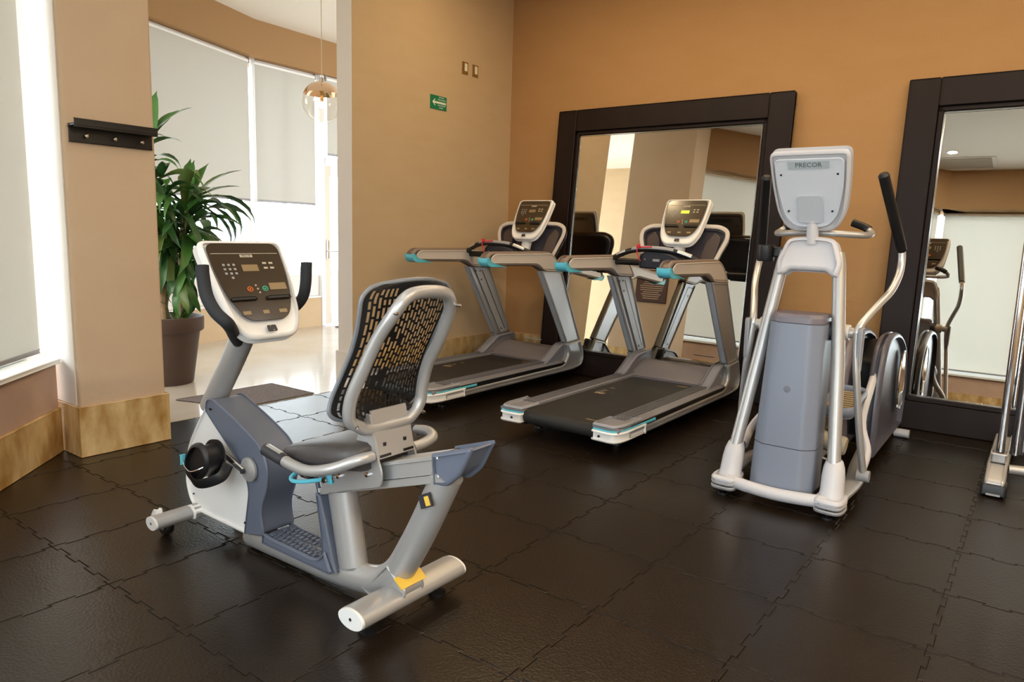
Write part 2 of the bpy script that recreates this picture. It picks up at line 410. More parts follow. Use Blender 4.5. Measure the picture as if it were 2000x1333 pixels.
# soffit with the kink
sp = [(-6.73, 2.1), (-7.915, 5.34), (-7.945, 6.36), (-7.99, 9.0), (-8.5, 9.0), (-8.5, 2.1)]
struct(B().prism(sp, 3.352, CZ, 'z').done('wall_soffit_lobby', soff_m), 'brown soffit above the lobby windows')
# glass door and side light in S3
dr = thing('door_1', S3.at(.55, 0, 0), 'white framed glass door with a steel lever handle in the lobby', None, None, 'structure')
S3.box(.0, .07, -.10, .02, 0, 3.35, .004).done('door_frame', frost_m, dr)
S3.box(.98, 1.05, -.10, .02, 0, 3.35, .004).done('door_frame', frost_m, dr)
S3.box(.07, .98, -.10, .02, 2.20, 2.29, .004).done('door_head', frost_m, dr)
S3.box(.07, .98, -.08, 0, 3.27, 3.35).done('door_head', frost_m, dr)
S3.box(.07, .98, -.045, -.039, 2.29, 3.27).done('transom_pane', pane_m, dr)
leaf = S3.box(.075, .185, -.06, -.015, .02, 2.19, .004).done('door_leaf', oak_m, dr); leaf['label'] = 'pale wooden door stile'
S3.box(.185, .86, -.058, -.017, 2.05, 2.19, .004).done('door_rail', frost_m, dr)
S3.box(.185, .86, -.058, -.017, .02, .16, .004).done('door_rail', frost_m, dr)
S3.box(.185, .86, -.058, -.017, .70, .76, .004).done('door_rail', frost_m, dr)
S3.box(.86, .975, -.06, -.015, .02, 2.19, .004).done('door_stile', frost_m, dr)
S3.box(.185, .86, -.041, -.035, .76, 2.05).done('door_pane', pane_m, dr)
S3.box(.185, .86, -.045, -.03, .16, .70).done('door_panel', frost_m, dr)
hp = S3.box(.105, .155, -.015, -.003, .93, 1.18, .003).done('lock_plate', chr_m, dr)
B().tube(ease([S3.at(.13, -.003, 1.03), S3.at(.13, .05, 1.03), S3.at(.26, .05, 1.03)], .02), .009, 8).done('lever_handle', chr_m, hp)
struct(S3.box(1.05, S3.L, -.2, 0, 0, .70).done('wall_lobby_right', wall_m), 'low wall beyond the lobby door')
window(S3, 1.05, S3.L, .70, 3.35, -.06, [1.9], 'lobby window beyond the glass door')
blind(S3, .10, .96, 3.31, 2.33, .03, 'short cream blind above the glass door', 'lobby blinds')
blind(S3, 1.10, S3.L-.05, 3.31, 1.66, -.03, 'cream blind beyond the glass door', 'lobby blinds')
struct(B().box(-40, 40, -40, 40, -.5, -.4).done('ground', ground_m), 'pale paving outside the windows')

# ------------------------------------------------------------------ ceiling lights: seen, inferred and added ones
def downlight(x, y, label, power, size=1.9, col=(1, .80, .55), tilt=(0, 0)):
    t = thing('downlight', (x, y, CZ), label, 'ceiling light', 'recessed ceiling lights')
    B().lathe([(.055, -.001), (.085, -.001), (.088, -.006), (.06, -.012), (.055, -.004)], (x, y, CZ), cap=False).done('trim_ring', frost_m, t)
    B().lathe([(.001, -.003), (.056, -.003)], (x, y, CZ), cap=False).done('lens', lamp_m, t)
    ld = bpy.data.lights.new('downlight_lamp', 'AREA'); ld.shape = 'DISK'; ld.size = .12; ld.energy = power; ld.color = col
    lo = bpy.data.objects.new('downlight_lamp', ld); COL.objects.link(lo); lo.parent = t; lo.location = (0, 0, -.014)
WARM, NEUT = (1, .74, .42), (1, .94, .85)
for x, nm in ((-3.7, 'leftmost'), (-2.8, 'second'), (-1.8, 'third'), (-.7, 'fourth'), (.5, 'rightmost')):
    downlight(x, 4.75, nm+' round downlight in the row above the mirrors', 13, col=WARM)
for x, y, p, nm in ((-1.33, -.09, 14, 'round downlight in front of the ceiling vent'), (.6, .3, 16, 'added fill downlight right of the ceiling vent'), (2.3, .9, 75, 'added warm fill downlight nearest the unseen right wall'),
                    (-2.5, .9, 8, 'added fill downlight near the angled window'), (-2.9, 2.5, 6, 'added fill downlight between bike and lobby opening'), (.6, 2.5, 14, 'added fill downlight over the open floor right'),
                    (-2.2, 3.7, 4, 'added fill downlight in front of the route sign wall'), (-.2, 3.9, 6, 'added fill downlight over the middle of the gym'), (2.3, 2.9, 75, 'added warm fill downlight far out on the right')):
    downlight(x, y, nm, p, col=(1, .80, .52) if p > 50 else NEUT)  # only the one by the vent is seen; the others are added fill lamps
vt = thing('ceiling_vent', (-1.35, -.72, CZ), 'long slotted air vent in the white ceiling', 'vent')
B().prism([(-2.0, -1.03), (-.80, -1.03), (-.80, -.40), (-2.0, -.40)], CZ-.012, CZ-.001, 'z', .003, 1).done('vent_frame', frost_m, vt)
for k in range(11): B().box(-1.94, -.86, -.985+k*.05, -.955+k*.05, CZ-.022, CZ-.010).done('vent_slat', vent_m, vt)

# ------------------------------------------------------------------ leaning mirrors
def leaning_mirror(x0, yb, label):
    w, h, fw, lean, th = 2.26, 2.56, .205, R(4.75), .05
    t = thing('leaning_mirror', (x0+w/2, yb+th, 0), label, 'mirror', 'large leaning mirrors')
    up = Vector((0, math.sin(lean), math.cos(lean))); nr = Vector((0, -math.cos(lean), math.sin(lean)))
    M = frame_mat((x0, yb, 0), (1, 0, 0), up, nr)
    for nm, a in (('frame_stile', (0, fw, 0, h)), ('frame_stile', (w-fw, w, 0, h)), ('frame_rail', (fw, w-fw, 0, fw)), ('frame_rail', (fw, w-fw, h-fw, h))):
        B().box(a[0], a[1], a[2], a[3], -th, 0, .006).xf(M).done(nm, wood_m, t)
    i = fw
    for nm, a in (('inner_moulding', (i, i+.035, i, h-i)), ('inner_moulding', (w-i-.035, w-i, i, h-i)), ('inner_moulding', (i, w-i, i, i+.035)), ('inner_moulding', (i, w-i, h-i-.035, h-i))):
        B().box(a[0], a[1], a[2], a[3], -.045, -.016, .006).xf(M).done(nm, wood_m, t)
    j = i+.035
    B().box(j, w-j, j, h-j, -.045, -.040).xf(M).done('glass', mir_m, t)
    for a in ((j, j+.014, j, h-j), (w-j-.014, w-j, j, h-j), (j, w-j, j, j+.014), (j, w-j, h-j-.014, h-j)):
        B().box(a[0], a[1], a[2], a[3], -.041, -.036, .002).xf(M).done('bevelled_edge', bevel_m, t)
    B().box(i, w-i, i, h-i, -.049, -.046).xf(M).done('backing', wood_m, t)
    return t
leaning_mirror(-4.045, 5.92, 'big dark framed mirror leaning behind the two treadmills')
leaning_mirror(-.975, 5.925, 'dark framed leaning mirror cut off by the right edge of the photo')

# ------------------------------------------------------------------ small wall things
def sign():
    t = thing('route_sign', (XS, 5.08, 2.52), 'small green evacuation route sign with a left arrow', 'sign')
    B().box(XS+.001, XS+.005, 4.972, 5.193, 2.460, 2.583).done('sign_plate', sign_m, t)
    M = frame_mat((XS+.0056, 5.0825, 2.5215), (0, 1, 0), (0, 0, 1), (1, 0, 0))
    sh = [(-.085, 0), (-.055, .028), (-.043, .028), (-.062, .009), (.098, .009), (.098, -.009), (-.062, -.009), (-.043, -.028), (-.055, -.028)]
    B().prism(sh, 0, .0008, 'z').xf(M).done('arrow', signw_m, t)
    for s_, y, z in (('RUTA DE', .035, .046), ('EVACUACION', .040, .025), ('EVACUATION', .040, -.024), ('ROUTE', .035, -.045)):
        text_bm(s_, .0165).xf(M @ Matrix.Translation((y, z, .0004))).done('lettering', signw_m, t)
sign()
for y0, lb in ((5.403, 'brass plated light switch nearer the green sign'), (5.554, 'brass plated light switch nearer the room corner')):
    t = thing('light_switch', (XS, y0+.045, 2.90), lb, 'switch', 'pair of wall switches')
    B().box(XS+.001, XS+.010, y0, y0+.092, 2.845, 2.955, .004).done('switch_plate', brass_m, t)
    B().box(XS+.010, XS+.016, y0+.025, y0+.072, 2.868, 2.942, .003).done('rocker', ivory_m, t)
# black shelf with hooks on the column
t = thing('hook_shelf', (XC, 1.975, 1.80), 'black wooden shelf with three metal hooks on the column', 'shelf')
B().box(XC+.001, XC+.018, 1.752, 2.208, 1.765, 1.848, .003).done('back_board', blk_m, t)
B().box(XC+.001, XC+.085, 1.752, 2.208, 1.848, 1.862, .003).done('ledge', blk_m, t)
B().box(XC+.075, XC+.087, 1.752, 2.208, 1.838, 1.886, .003).done('front_lip', blk_m, t)
for y in (1.835, 1.985, 2.135):
    B().lathe([(.002, 0), (.004, .001), (.004, .014), (.010, .017), (.011, .022), (.007, .027), (.001, .028)], (XC+.018, y, 1.803), 'x', 14).done('hook_knob', chr_m, t)
# poster on the side of the column, seen in the mirror
t = thing('notice_board', (-4.72, C1, 1.30), 'dark brown printed notice on the column side, seen in the mirror', 'notice')
B().box(-4.98, -4.46, C1+.001, C1+.014, 1.02, 1.56, .003).done('board', poster_m, t)
B().box(-4.965, -4.475, C1+.0135, C1+.0145, 1.035, 1.545).done('print_sheet', mat('poster_sheet', (82, 50, 43), .4), t)
rr = random.Random(4)
for k in range(15):
    if k in (0, 1): w_ = .3
    else: w_ = rr.uniform(.22, .40)
    z = 1.515-.031*k
    B().box(-4.72-w_/2, -4.72+w_/2, C1+.0145, C1+.0152, z-.006, z+.004).done('print_line', posterl_m, t)

# mats
t = thing('floor_mat', (-4.98, 3.25, 0), 'grey fibre doormat on the lobby marble by the rubber floor', 'mat', 'doormats')
B().prism(ease([(-5.26, 2.78), (-4.70, 2.98), (-4.70, 3.655), (-5.26, 3.64)], .01, 2, True), .0, .009, 'z', .003, 1).done('pile', mat_m, t)
t = thing('floor_mat', (-7.55, 6.8, 0), 'dark doormat at the glass door, mostly behind the wall end', 'mat', 'doormats')
B().box(-7.80, -7.15, 6.42, 7.4, 0, .009, .003).done('pile', mat_m, t)

# pendant lamp
px, py, pz, pr = -5.95, 4.755, 2.58, .195
t = thing('pendant_lamp', (px, py, CZ), 'glass globe pendant with copper mirrored top hanging in the lobby', 'lamp')
B().tube([(px, py, CZ-.02), (px, py, pz+pr+.03)], .004, 6).done('cord', mat('cord', (206, 190, 160), .6), t)
B().lathe([(.001, 0), (.055, 0), (.06, -.02), (.001, -.022)], (px, py, CZ)).done('ceiling_rose', chr_m, t)
B().lathe([(.001, .035), (.02, .033), (.026, .0), (.024, -.02), (.001, -.022)], (px, py, pz+pr)).done('cap', chr_m, t)
def sph(a0, a1, n, r): return [(max(.0005, r*math.sin(a0+(a1-a0)*k/n)), r*math.cos(a0+(a1-a0)*k/n)) for k in range(n+1)]
B().lathe(sph(.13, R(68), 10, pr), (px, py, pz), seg=36, cap=False).done('mirrored_half', cloud_m, t)
B().lathe(sph(R(68), math.pi, 14, pr), (px, py, pz), seg=36, cap=False).done('glass_half', globe_m, t)
B().lathe(sph(0, math.pi, 10, .035), (px, py, pz-.03)).done('bulb', mat('bulb', (255, 244, 220), .3, emit=((255, 232, 190), 9.0)), t)
B().lathe([(.001, .15), (.016, .15), (.016, 0), (.001, 0)], (px, py, pz)).done('lamp_holder', brass_m, t)

# ------------------------------------------------------------------ potted dracaena
PX, PY = -5.93, 3.08
pl = thing('potted_plant', (PX, PY, 0), 'tall dracaena with drooping green leaves in a brown pot', 'plant')
prof = [(.001, .0), (.195, .0), (.205, .012), (.268, .44), (.272, .45), (.292, .452), (.300, .465), (.302, .560), (.296, .572), (.278, .574), (.270, .56), (.262, .50), (.001, .50)]
B().lathe(prof, (PX, PY, 0), seg=40).done('pot', pot_m, pl, 40)
B().lathe([(.001, .505), (.15, .51), (.262, .503)], (PX, PY, 0), seg=24, cap=False).done('soil', soil_m, pl)
def cane(pts, r): B().tube(smooth_path(pts, 5), r, 9).done('cane', cane_m, pl)
cane([(PX+.05, PY+.10, .48), (PX+.06, PY+.12, .85), (PX+.08, PY+.13, 1.15), (PX+.10, PY+.15, 1.45)], .030)
cane([(PX, PY-.02, .48), (PX+.0, PY-.02, .72), (PX-.0, PY+.0, .80)], .034)
cane([(PX, PY, .79), (PX-.02, PY-.09, .90), (PX-.05, PY-.12, 1.15), (PX-.10, PY-.10, 1.65), (PX-.1, PY-.08, 1.95)], .018)
cane([(PX, PY, .79), (PX+.02, PY+.06, .90), (PX+.03, PY+.08, 1.2), (PX+.05, PY+.0, 1.6)], .018)
cane([(PX-.08, PY-.08, .48), (PX-.12, PY-.12, 1.0), (PX-.16, PY-.05, 1.5)], .028)
def leaf_mesh(L, w, droop, wave, seed):
    rnd = random.Random(seed); b = B(); n = 9; a = 0.0; p = Vector((0, 0, 0)); rows = []
    for k in range(n+1):
        u = k/n
        ww = w*(.35+.65*math.sin(math.pi*min(1, u*.93+.12))**.8)*(1 if u < .8 else max(.05, 1-(u-.8)/.2*.95))
        sd = wave*math.sin(u*7+seed)*.5
        nrm = Vector((-math.sin(a), 0, math.cos(a)))
        rows.append([p+Vector((0, -ww, 0))+nrm*(ww*.35+sd*ww), p, p+Vector((0, ww, 0))+nrm*(ww*.35-sd*ww)])
        a -= droop/n*(.5+u*1.3); p = p+Vector((math.cos(a), 0, math.sin(a)))*(L/n)+Vector((0, math.sin(u*3+seed)*.006, 0))
    vs = [[b.bm.verts.new(q) for q in r] for r in rows]
    for i in range(n):
        for k in range(2): b.bm.faces.new((vs[i][k], vs[i][k+1], vs[i+1][k+1], vs[i+1][k]))
    bm = b.bm; me = bpy.data.meshes.new('leaf'); bm.to_mesh(me); bm.free()
    me.polygons.foreach_set('use_smooth', [True]*len(me.polygons)); return me
LM = []
for i, (L, w, dr_, wv) in enumerate(((.48, .040, 1.0, .5), (.54, .034, 1.8, .8), (.44, .044, .6, .4), (.60, .026, 2.2, 1.0), (.38, .042, 1.3, .6), (.52, .036, 1.5, .9), (.42, .044, .25, .3))):
    for m_ in (leaf1, leaf2, leaf3):
        me = leaf_mesh(L, w, dr_, wv, i*3.1+1); me.materials.append(m_); LM.append(me)
def leafy(x, y, z, az, el, kind, m_, sc=1.0, roll=0):
    o = bpy.data.objects.new('leaf', LM[kind*3+m_]); COL.objects.link(o); o.parent = pl
    o.location = Vector((x, y, z))-pl.location
    o.rotation_euler = (roll, -el, az); o.scale = (sc, sc, sc)
rnd = random.Random(21)
def head(x, y, z, n, up_lo, up_hi, kinds, spread=.08, sc=(.85, 1.15), hz=.2):
    for k in range(n):
        u = k/n; az = k*2.39996+rnd.uniform(-.3, .3); el = up_lo+(up_hi-up_lo)*(1-u)**1.0+rnd.uniform(-.18, .18)
        leafy(x+rnd.uniform(-1, 1)*spread*.3, y+rnd.uniform(-1, 1)*spread*.3, z-hz*u, az, el, rnd.choice(kinds), rnd.choice((0, 1, 1, 2)), rnd.uniform(*sc), rnd.uniform(-.5, .5))
head(PX+.10, PY+.15, 1.47, 34, -.75, 1.25, (0, 1, 3, 5, 3), .10, (.9, 1.25), .26)
head(PX+.05, PY+.02, 1.55, 30, -.8, .9, (0, 1, 4, 5), .10, (.8, 1.1), .45)
head(PX-.10, PY-.09, 1.92, 14, -.2, 1.2, (0, 2, 5, 4), .05, (.8, 1.0), .2)
head(PX-.16, PY-.05, 1.45, 26, -.9, .8, (0, 1, 4, 5), .10, (.8, 1.1), .45)
head(PX+.12, PY+.18, 1.30, 26, -.7, .7, (0, 1, 3, 4, 5), .12, (.8, 1.15), .4)
head(PX-.02, PY-.02, 1.72, 22, -.6, .9, (0, 1, 4, 5), .10, (.8, 1.1), .3)
head(PX+.06, PY+.12, 1.15, 22, -1.0, .2, (1, 4, 5), .08, (.7, 1.0), .3)
for az, el, kd, sc in ((2.3, 1.2, 6, 1.1), (1.9, .80, 6, 1.05), (2.6, 1.0, 6, .9), (1.3, 1.0, 2, 1.0)): leafy(PX-.08, PY-.0, 2.04, az, el, kd, 0, sc)
for az, el, kd, m_, sc in ((1.2, .55, 3, 1, 1.25), (1.5, .35, 3, 0, 1.15), (1.35, .1, 3, 1, 1.1), (.9, .65, 2, 0, 1.0), (1.9, 1.0, 6, 0, 1.1), (2.4, 1.1, 6, 0, 1.1), (2.0, .6, 2, 2, 1.1), (2.7, .8, 6, 2, 1.0), (1.1, .9, 2, 2, 1.2), (2.2, 1.2, 6, 0, 1.0), (1.0, -.2, 1, 1, 1.2)):
    leafy(PX+.12, PY+.18, 1.52, az, el, kd, m_, sc)

# ------------------------------------------------------------------ shared console
def build_console(parent, top, bot, width, nrm_hint, thick=.062, lit=False, back=False):
    top, bot = Vector(top), Vector(bot); up = (top-bot); H = up.length; up.normalize()
    nh = Vector(nrm_hint); n = (nh-up*nh.dot(up)).normalized(); right = up.cross(n)
    M = frame_mat((top+bot)/2, right, up, n); w = width/2; h = H/2
    out = ease([(-w, h), (-w*.97, h*.2), (-w*.86, -h*.58), (-w*.60, -h), (w*.60, -h), (w*.86, -h*.58), (w*.97, h*.2), (w, h)], [.04, .1, .10, .10, .10, .10, .1, .04], 6, True)
    sh = B().prism(out, -thick, 0, 'z', .016, 4).xf(M).done('console', ell_m if thick > .07 else wht_m, parent, 50)
    inn = [(x*.865, y*.79+h*.130) for x, y in [(p.x, p.y) for p in ease([(-w, h), (-w*.98, h*.2), (-w*.86, -h*.50), (-w*.58, -h), (w*.58, -h), (w*.86, -h*.50), (w*.98, h*.2), (w, h)], [.05, .1, .12, .11, .11, .12, .1, .05], 6, True)]]
    def put(b, name, m, z=0): return b.xf(M).done(name, m, sh)
    put(B().prism(inn, -.002, .0015, 'z', .001, 1), 'screen_panel', panel_m)
    ty = h*.70
    put(B().box(-w*.80, w*.80, ty, ty+.0022, .0012, .0022), 'trim_line', print_m)
    put(B().box(-.028, .028, ty-.016, ty-.004, .0012, .0022), 'brand_plate', print_m)
    put(text_bm('PRECOR', .011).xf(Matrix.Translation((0, ty-.010, .0024))), 'lettering', drk_m)
    dy = h*.40
    put(B().box(-.036, .036, dy-.014, dy+.016, .0012, .0024), 'display', dispon_m if lit else disp_m)
    for r_ in range(4):
        for c_ in range(3):
            if r_ == 3 and c_ != 1: continue
            x, y = -w*.60+c_*.022, dy+.016-r_*.019
            put(B().box(x-.005, x+.005, y-.0045, y+.0045, .0012, .0024), 'keypad_button', mid_m)
    for k in range(4):
        x, y = w*.38+(k % 2)*.03, dy+.022-(k//2)*.022
        put(B().box(x-.009, x+.009, y-.004, y+.004, .0012, .0022), 'printed_key', print_m)
    put(B().box(w*.30, w*.72, -.012, .018, .0012, .0022), 'info_label', disp_m)
    yy = -.006
    for x, m_ in ((-.034, org_m), (.034, grn_m)):
        b = B().tube([Vector((x+.011*math.cos(a*math.pi/8), yy+.010*math.sin(a*math.pi/8), .002)) for a in range(16)], .0018, 6, True)
        put(b, 'key_ring', m_)
        put(B().lathe([(.0005, .0022), (.004, .0022), (.004, .001)], (x, yy, 0), seg=10), 'key_mark', m_)
    for k in (-1, 0, 1): put(B().lathe([(.0005, .0024), (.004, .0022), (.004, .001)], (k*.004, yy-k*.016, 0), seg=8), 'arrow_key', print_m)
    for sx in (-1, 1):
        a, b_ = (.022, w*.72)
        x0, x1 = (a, b_) if sx > 0 else (-b_, -a)
        pr = [(x0, -h*.26), (x1, -h*.26), (x1-.004, -h*.18), (x0+.004, -h*.18)]
        put(B().prism(ease(pr, .004, 2, True), .001, .012, 'z', .003, 2), 'reading_ledge', blk_m)
    for x, wd in ((-w*.45, .026), (0, .020), (w*.42, .028)):
        put(B().box(x-wd/2-.004, x+wd/2+.004, -h*.53, -h*.46, .0012, .0022), 'small_readout', disp_m)
    put(B().prism(ease([(-.022, -h*.885), (.022, -h*.885), (.020, -h*.76), (-.020, -h*.76)], .006, 3, True), -.001, .002, 'z', .001, 1), 'rocker_pad', drk_m)
    for k in (-1, 1): put(B().lathe([(.0005, .0028), (.003, .0026), (.003, .001)], (-k*.005, -h*.82+k*.010, 0), seg=3), 'arrow_mark', print_m)
    if back:
        ib = ease([(-w*.86, h*.84), (-w*.83, h*.1), (-w*.66, -h*.6), (-w*.40, -h*.86), (w*.40, -h*.86), (w*.66, -h*.6), (w*.83, h*.1), (w*.86, h*.84)], [.03, .08, .1, .06, .06, .1, .08, .03], 5, True)
        put(B().prism(ib, -thick-.006, -thick+.004, 'z', .005, 2), 'back_cover', mat('pale_grey_plastic', (212, 216, 224), .42))
        put(B().box(-w*.50, w*.50, h*.60, h*.78, -thick-.0075, -thick-.005), 'brand_strip', mat('brand_strip', (176, 186, 190), .35))
        put(text_bm('PRECOR', .034).xf(Matrix.Translation((0, h*.69, -thick-.0082)) @ Matrix.Rotation(math.pi, 4, 'Y')), 'lettering', mat('brand_print', (90, 100, 110), .4))
        put(B().prism(ease([(-.062, -h*.74), (.062, -h*.74), (.062, -h*.05), (-.062, -h*.05)], .018, 4, True), -thick-.012, -thick-.004, 'z', .003, 2), 'service_plate', mat('plate_grey', (194, 198, 206), .4))
        for x, y in ((-w*.70, h*.46), (w*.70, h*.46), (-w*.55, -h*.45), (w*.55, -h*.45)):
            put(B().lathe([(.0005, 0), (.005, 0), (.005, .004)], (x, y, -thick-.0068), seg=10), 'screw_hole', blk_m)
    return sh, M

# ------------------------------------------------------------------ recumbent bike
def bike():
    yc = 1.68
    t = thing('recumbent_bike', (-2.3, yc, 0), 'white and grey recumbent exercise bike with a black slotted backrest in front', 'exercise bike')
    ya, yb = 1.612, 1.748
    white = ease([(-2.785, .605), (-2.846, .536), (-2.92, .44), (-2.97, .36), (-2.997, .198), (-2.961, .115), (-2.905, .080), (-2.73, .078), (-2.528, .078), (-2.478, .305), (-2.567, .404), (-2.722, .514), (-2.775, .60)], [.02, .06, .06, .06, .05, .04, .05, 0, 0, .05, .05, .05, .01], 4, True)
    sh = B().prism(white, ya, yb, 'y', .012, 3).done('side_shell', wht_m, t, 40)
    grey = ease([(-2.800, .560), (-2.790, .612), (-2.745, .625), (-2.613, .578), (-2.506, .535), (-2.405, .485), (-2.360, .411), (-2.368, .321), (-2.418, .215), (-2.392, .115), (-2.537, .084), (-2.49, .305), (-2.577, .396), (-2.729, .505)], [.01, .02, .03, .1, .1, .06, .05, .06, .08, .03, .01, .1, .1, .1], 5, True)
    gs = B().prism(grey, ya-.007, yb+.007, 'y', .006, 3).done('rear_shroud', bgry_m, t, 40)
    for x, z in ((-2.755, .575), (-2.523, .137)):
        B().lathe([(.0005, 0), (.005, 0), (.005, .004)], (x, ya-.0085, z), 'y', 10).done('screw_hole', blk_m, gs)
    B().lathe([(.0005, -.001), (.004, -.001), (.004, .004)], (-2.925, ya, .16), 'y', 10).done('screw_hole', drk_m, sh)
    # mast and console
    B().tube(smooth_path([(-2.875, yc, .55), (-2.80, yc, .65), (-2.70, yc, .78), (-2.615, yc, .90), (-2.57, yc, .99)], 4), .05, 20, flat=(.046, .052), up=(0, 1, 0)).done('mast', sil_m, t)
    cs, M = build_console(t, (-2.640, 1.69, 1.285), (-2.412, 1.69, .912), .375, (1, 0, .5))
    B().lathe([(.001, -.02), (.075, -.02), (.085, .01), (.07, .06), (.001, .065)], (0, -.02, -.125), 'z', 20).xf(M).done('console_mount', drk_m, t)
    # hand grips each side of the console
    B().tube(smooth_path([(-2.62, 1.66, .87), (-2.53, 1.585, .915), (-2.435, 1.515, .955), (-2.365, 1.455, .990), (-2.390, 1.426, 1.030), (-2.434, 1.42, 1.085), (-2.455, 1.42, 1.156), (-2.458, 1.42, 1.186), (-2.459, 1.42, 1.198)], 6), [.0235]*48+[.012], 14).done('hand_grip', foam_m, t)
    B().tube(smooth_path([(-2.62, 1.72, .90), (-2.62, 1.83, .935), (-2.60, 1.90, .985), (-2.550, 1.922, 1.04), (-2.522, 1.92, 1.10), (-2.516, 1.92, 1.17), (-2.514, 1.92, 1.186), (-2.514, 1.92, 1.198)], 6), [.0235]*42+[.012], 14).done('hand_grip', foam_m, t)
    # main frame: low tube sweeping up into the rear post
    low = smooth_path([(-2.58, yc, .052), (-2.35, yc, .055), (-2.10, yc, .06), (-1.92, yc, .072), (-1.80, yc, .095), (-1.715, yc, .155), (-1.645, yc, .26), (-1.575, yc, .385), (-1.505, yc, .525), (-1.485, yc, .565)], 6)
    B().tube(low, .05, 20, flat=(.050, .054), up=(0, 1, 0)).done('main_tube', sil_m, t)
    lab = B().prism([(-1.560, .490), (-1.512, .512), (-1.496, .470), (-1.546, .447)], yc-.0615, yc-.054, 'y').done('warning_label', drk_m, t)
    B().prism([(-1.535, .492), (-1.516, .501), (-1.503, .472), (-1.523, .463)], yc-.0622, yc-.0612, 'y').done('label_stripe', yel_m, lab)
    B().tube([(-2.005, yc, .40), (-1.985, yc, .30), (-1.945, yc, .11)], .055, 18, flat=(.052, .058), up=(0, 1, 0)).done('front_post', sil_m, t)
    B().prism(ease([(-2.06, .09), (-1.965, .085), (-1.985, .13), (-2.055, .365), (-2.085, .372), (-2.05, .18)], [.01, .004, .02, .004, .004, .03], 4, True), yc-.064, yc+.064, 'y', .006, 2).done('post_cover', bgry_m, t)
    st = B().prism(ease([(-2.42, .075), (-2.415, .128), (-2.36, .118), (-2.10, .112), (-2.055, .125), (-2.03, .16), (-1.99, .09), (-2.0, .075)], [.004, .02, .04, .05, .03, .006, .004, .004], 4, True), yc-.072, yc+.072, 'y', .008, 2).done('step_plate', bgry_m, t, 40)
    for i in range(11):
        for j in range(4):
            x = -2.375+i*.026+(j % 2)*.013; y = yc-.045+j*.030
            B().box(x-.009, x+.009, y-.010, y+.010, .105, .1205-.006*(x+2.36)/.26, .0015).done('tread_block', bgry_m, st)
    # floor bars
    def bar(x, y0, y1, z, a, b, name):
        pth = [(x, y0, z), (x, y0+.006, z), (x, y1-.006, z), (x, y1, z)]
        o = B().tube(pth, 1, 24, flat=(b, a), up=(0, 0, 1)).done(name, sil_m, t, 40)
        for yy, s_ in ((y0, -1), (y1, 1)):
            e = B().tube([(x, yy, z), (x, yy+s_*.006, z), (x, yy+s_*.010, z)], 1, 24, flat=(b*.96, a*.96), up=(0, 0, 1)).done('end_cap', wht_m, o, 40)
            B().lathe([(.0005, s_*.0108), (.006, s_*.0108), (.006, 0)], (x, yy, z), 'y', 10).done('cap_bolt', blk_m, o)
        return o
    rb = bar(-1.690, 1.455, 1.945, .085, .062, .036, 'rear_stabilizer')
    fb = bar(-2.915, 1.425, 1.935, .085, .044, .030, 'front_stabilizer')
    B().prism(ease([(-1.86, .07), (-1.80, .045), (-1.63, .10), (-1.63, .13), (-1.72, .20), (-1.80, .11)], .012, 3, True), yc-.05, yc+.05, 'y', .008, 2).done('stabilizer_bracket', sil_m, t)
    B().prism([(-1.672, .1645), (-1.634, .135), (-1.631, .138), (-1.669, .1675)], yc-.06, yc+.06, 'y').done('yellow_sticker', yel_m, t)
    B().prism(ease([(-2.965, .10), (-2.90, .125), (-2.86, .10), (-2.87, .06), (-2.95, .06)], .01, 3, True), yc-.10, yc+.10, 'y', .008, 2).done('stabilizer_clamp', wht_m, t)
    for x, y in ((-1.70, 1.53), (-1.70, 1.87)):
        B().lathe([(.001, 0), (.032, 0), (.034, .012), (.012, .020), (.008, .06), (.001, .06)], (x, y, 0), 'z', 18).done('leveling_foot', blk_m, t)
    for y in (1.50, 1.86):
        B().lathe([(.001, -.018), (.034, -.018), (.038, -.012), (.038, .012), (.034, .018), (.001, .018)], (-2.955, y, .038), 'y', 20).done('transport_wheel', blk_m, t)
        B().prism([(-2.97, .03), (-2.94, .03), (-2.90, .085), (-2.94, .09)], y-.024, y-.019, 'y').done('wheel_bracket', sil_m, t)
    B().prism(ease([(-2.985, .085), (-2.955, .13), (-2.93, .135), (-2.925, .105), (-2.95, .08)], .008, 3, True), 1.445, 1.475, 'y', .004, 2).done('lift_lug', wht_m, t)
    # crank and pedals
    for s_, yy in ((-1, ya-.006), (1, yb+.006)):
        ck = B().lathe([(.001, 0), (.050, 0), (.050, s_*.010), (.034, s_*.018), (.020, s_*.020), (.001, s_*.022)], (-2.478, yy, .375), 'y', 26).done('crank_disc', sil_m, t)
        yq = yy+s_*.028
        e = Vector((-2.625, yq, .418)) if s_ < 0 else Vector((-2.331, yq, .332))
        B().tube([(-2.478, yq, .375), e], 1, 12, flat=(.014, .010), up=(0, 0, 1)).done('crank_arm', chr_m, t)
        B().lathe([(.001, 0), (.010, 0), (.010, s_*.012), (.001, s_*.014)], (-2.478, yq, .375), 'y', 14).done('crank_bolt', drk_m, ck)
        py0, py1 = (yq+s_*.02, yq+s_*.115)
        cx, cz = e.x-.012, e.z-.012
        pd = B().prism(ease([(cx-.085, cz-.075), (cx-.020, cz-.105), (cx+.075, cz-.03), (cx+.085, cz+.03), (cx+.045, cz+.085), (cx-.03, cz+.070), (cx-.09, cz+.0)], .03, 4, True) if s_ < 0 else ease([(cx-.09, cz-.02), (cx+.09, cz-.02), (cx+.09, cz+.02), (cx-.09, cz+.02)], .012, 3, True), min(py0, py1), max(py0, py1), 'y', .016, 3).done('pedal', blk_m, t, 45)
        pts = [(cx+.085, py0, cz-.015), (cx+.10, (py0+py1)/2, cz-.055), (cx+.02, py1+s_*.004, cz-.085), (cx-.06, py1, cz-.05)]
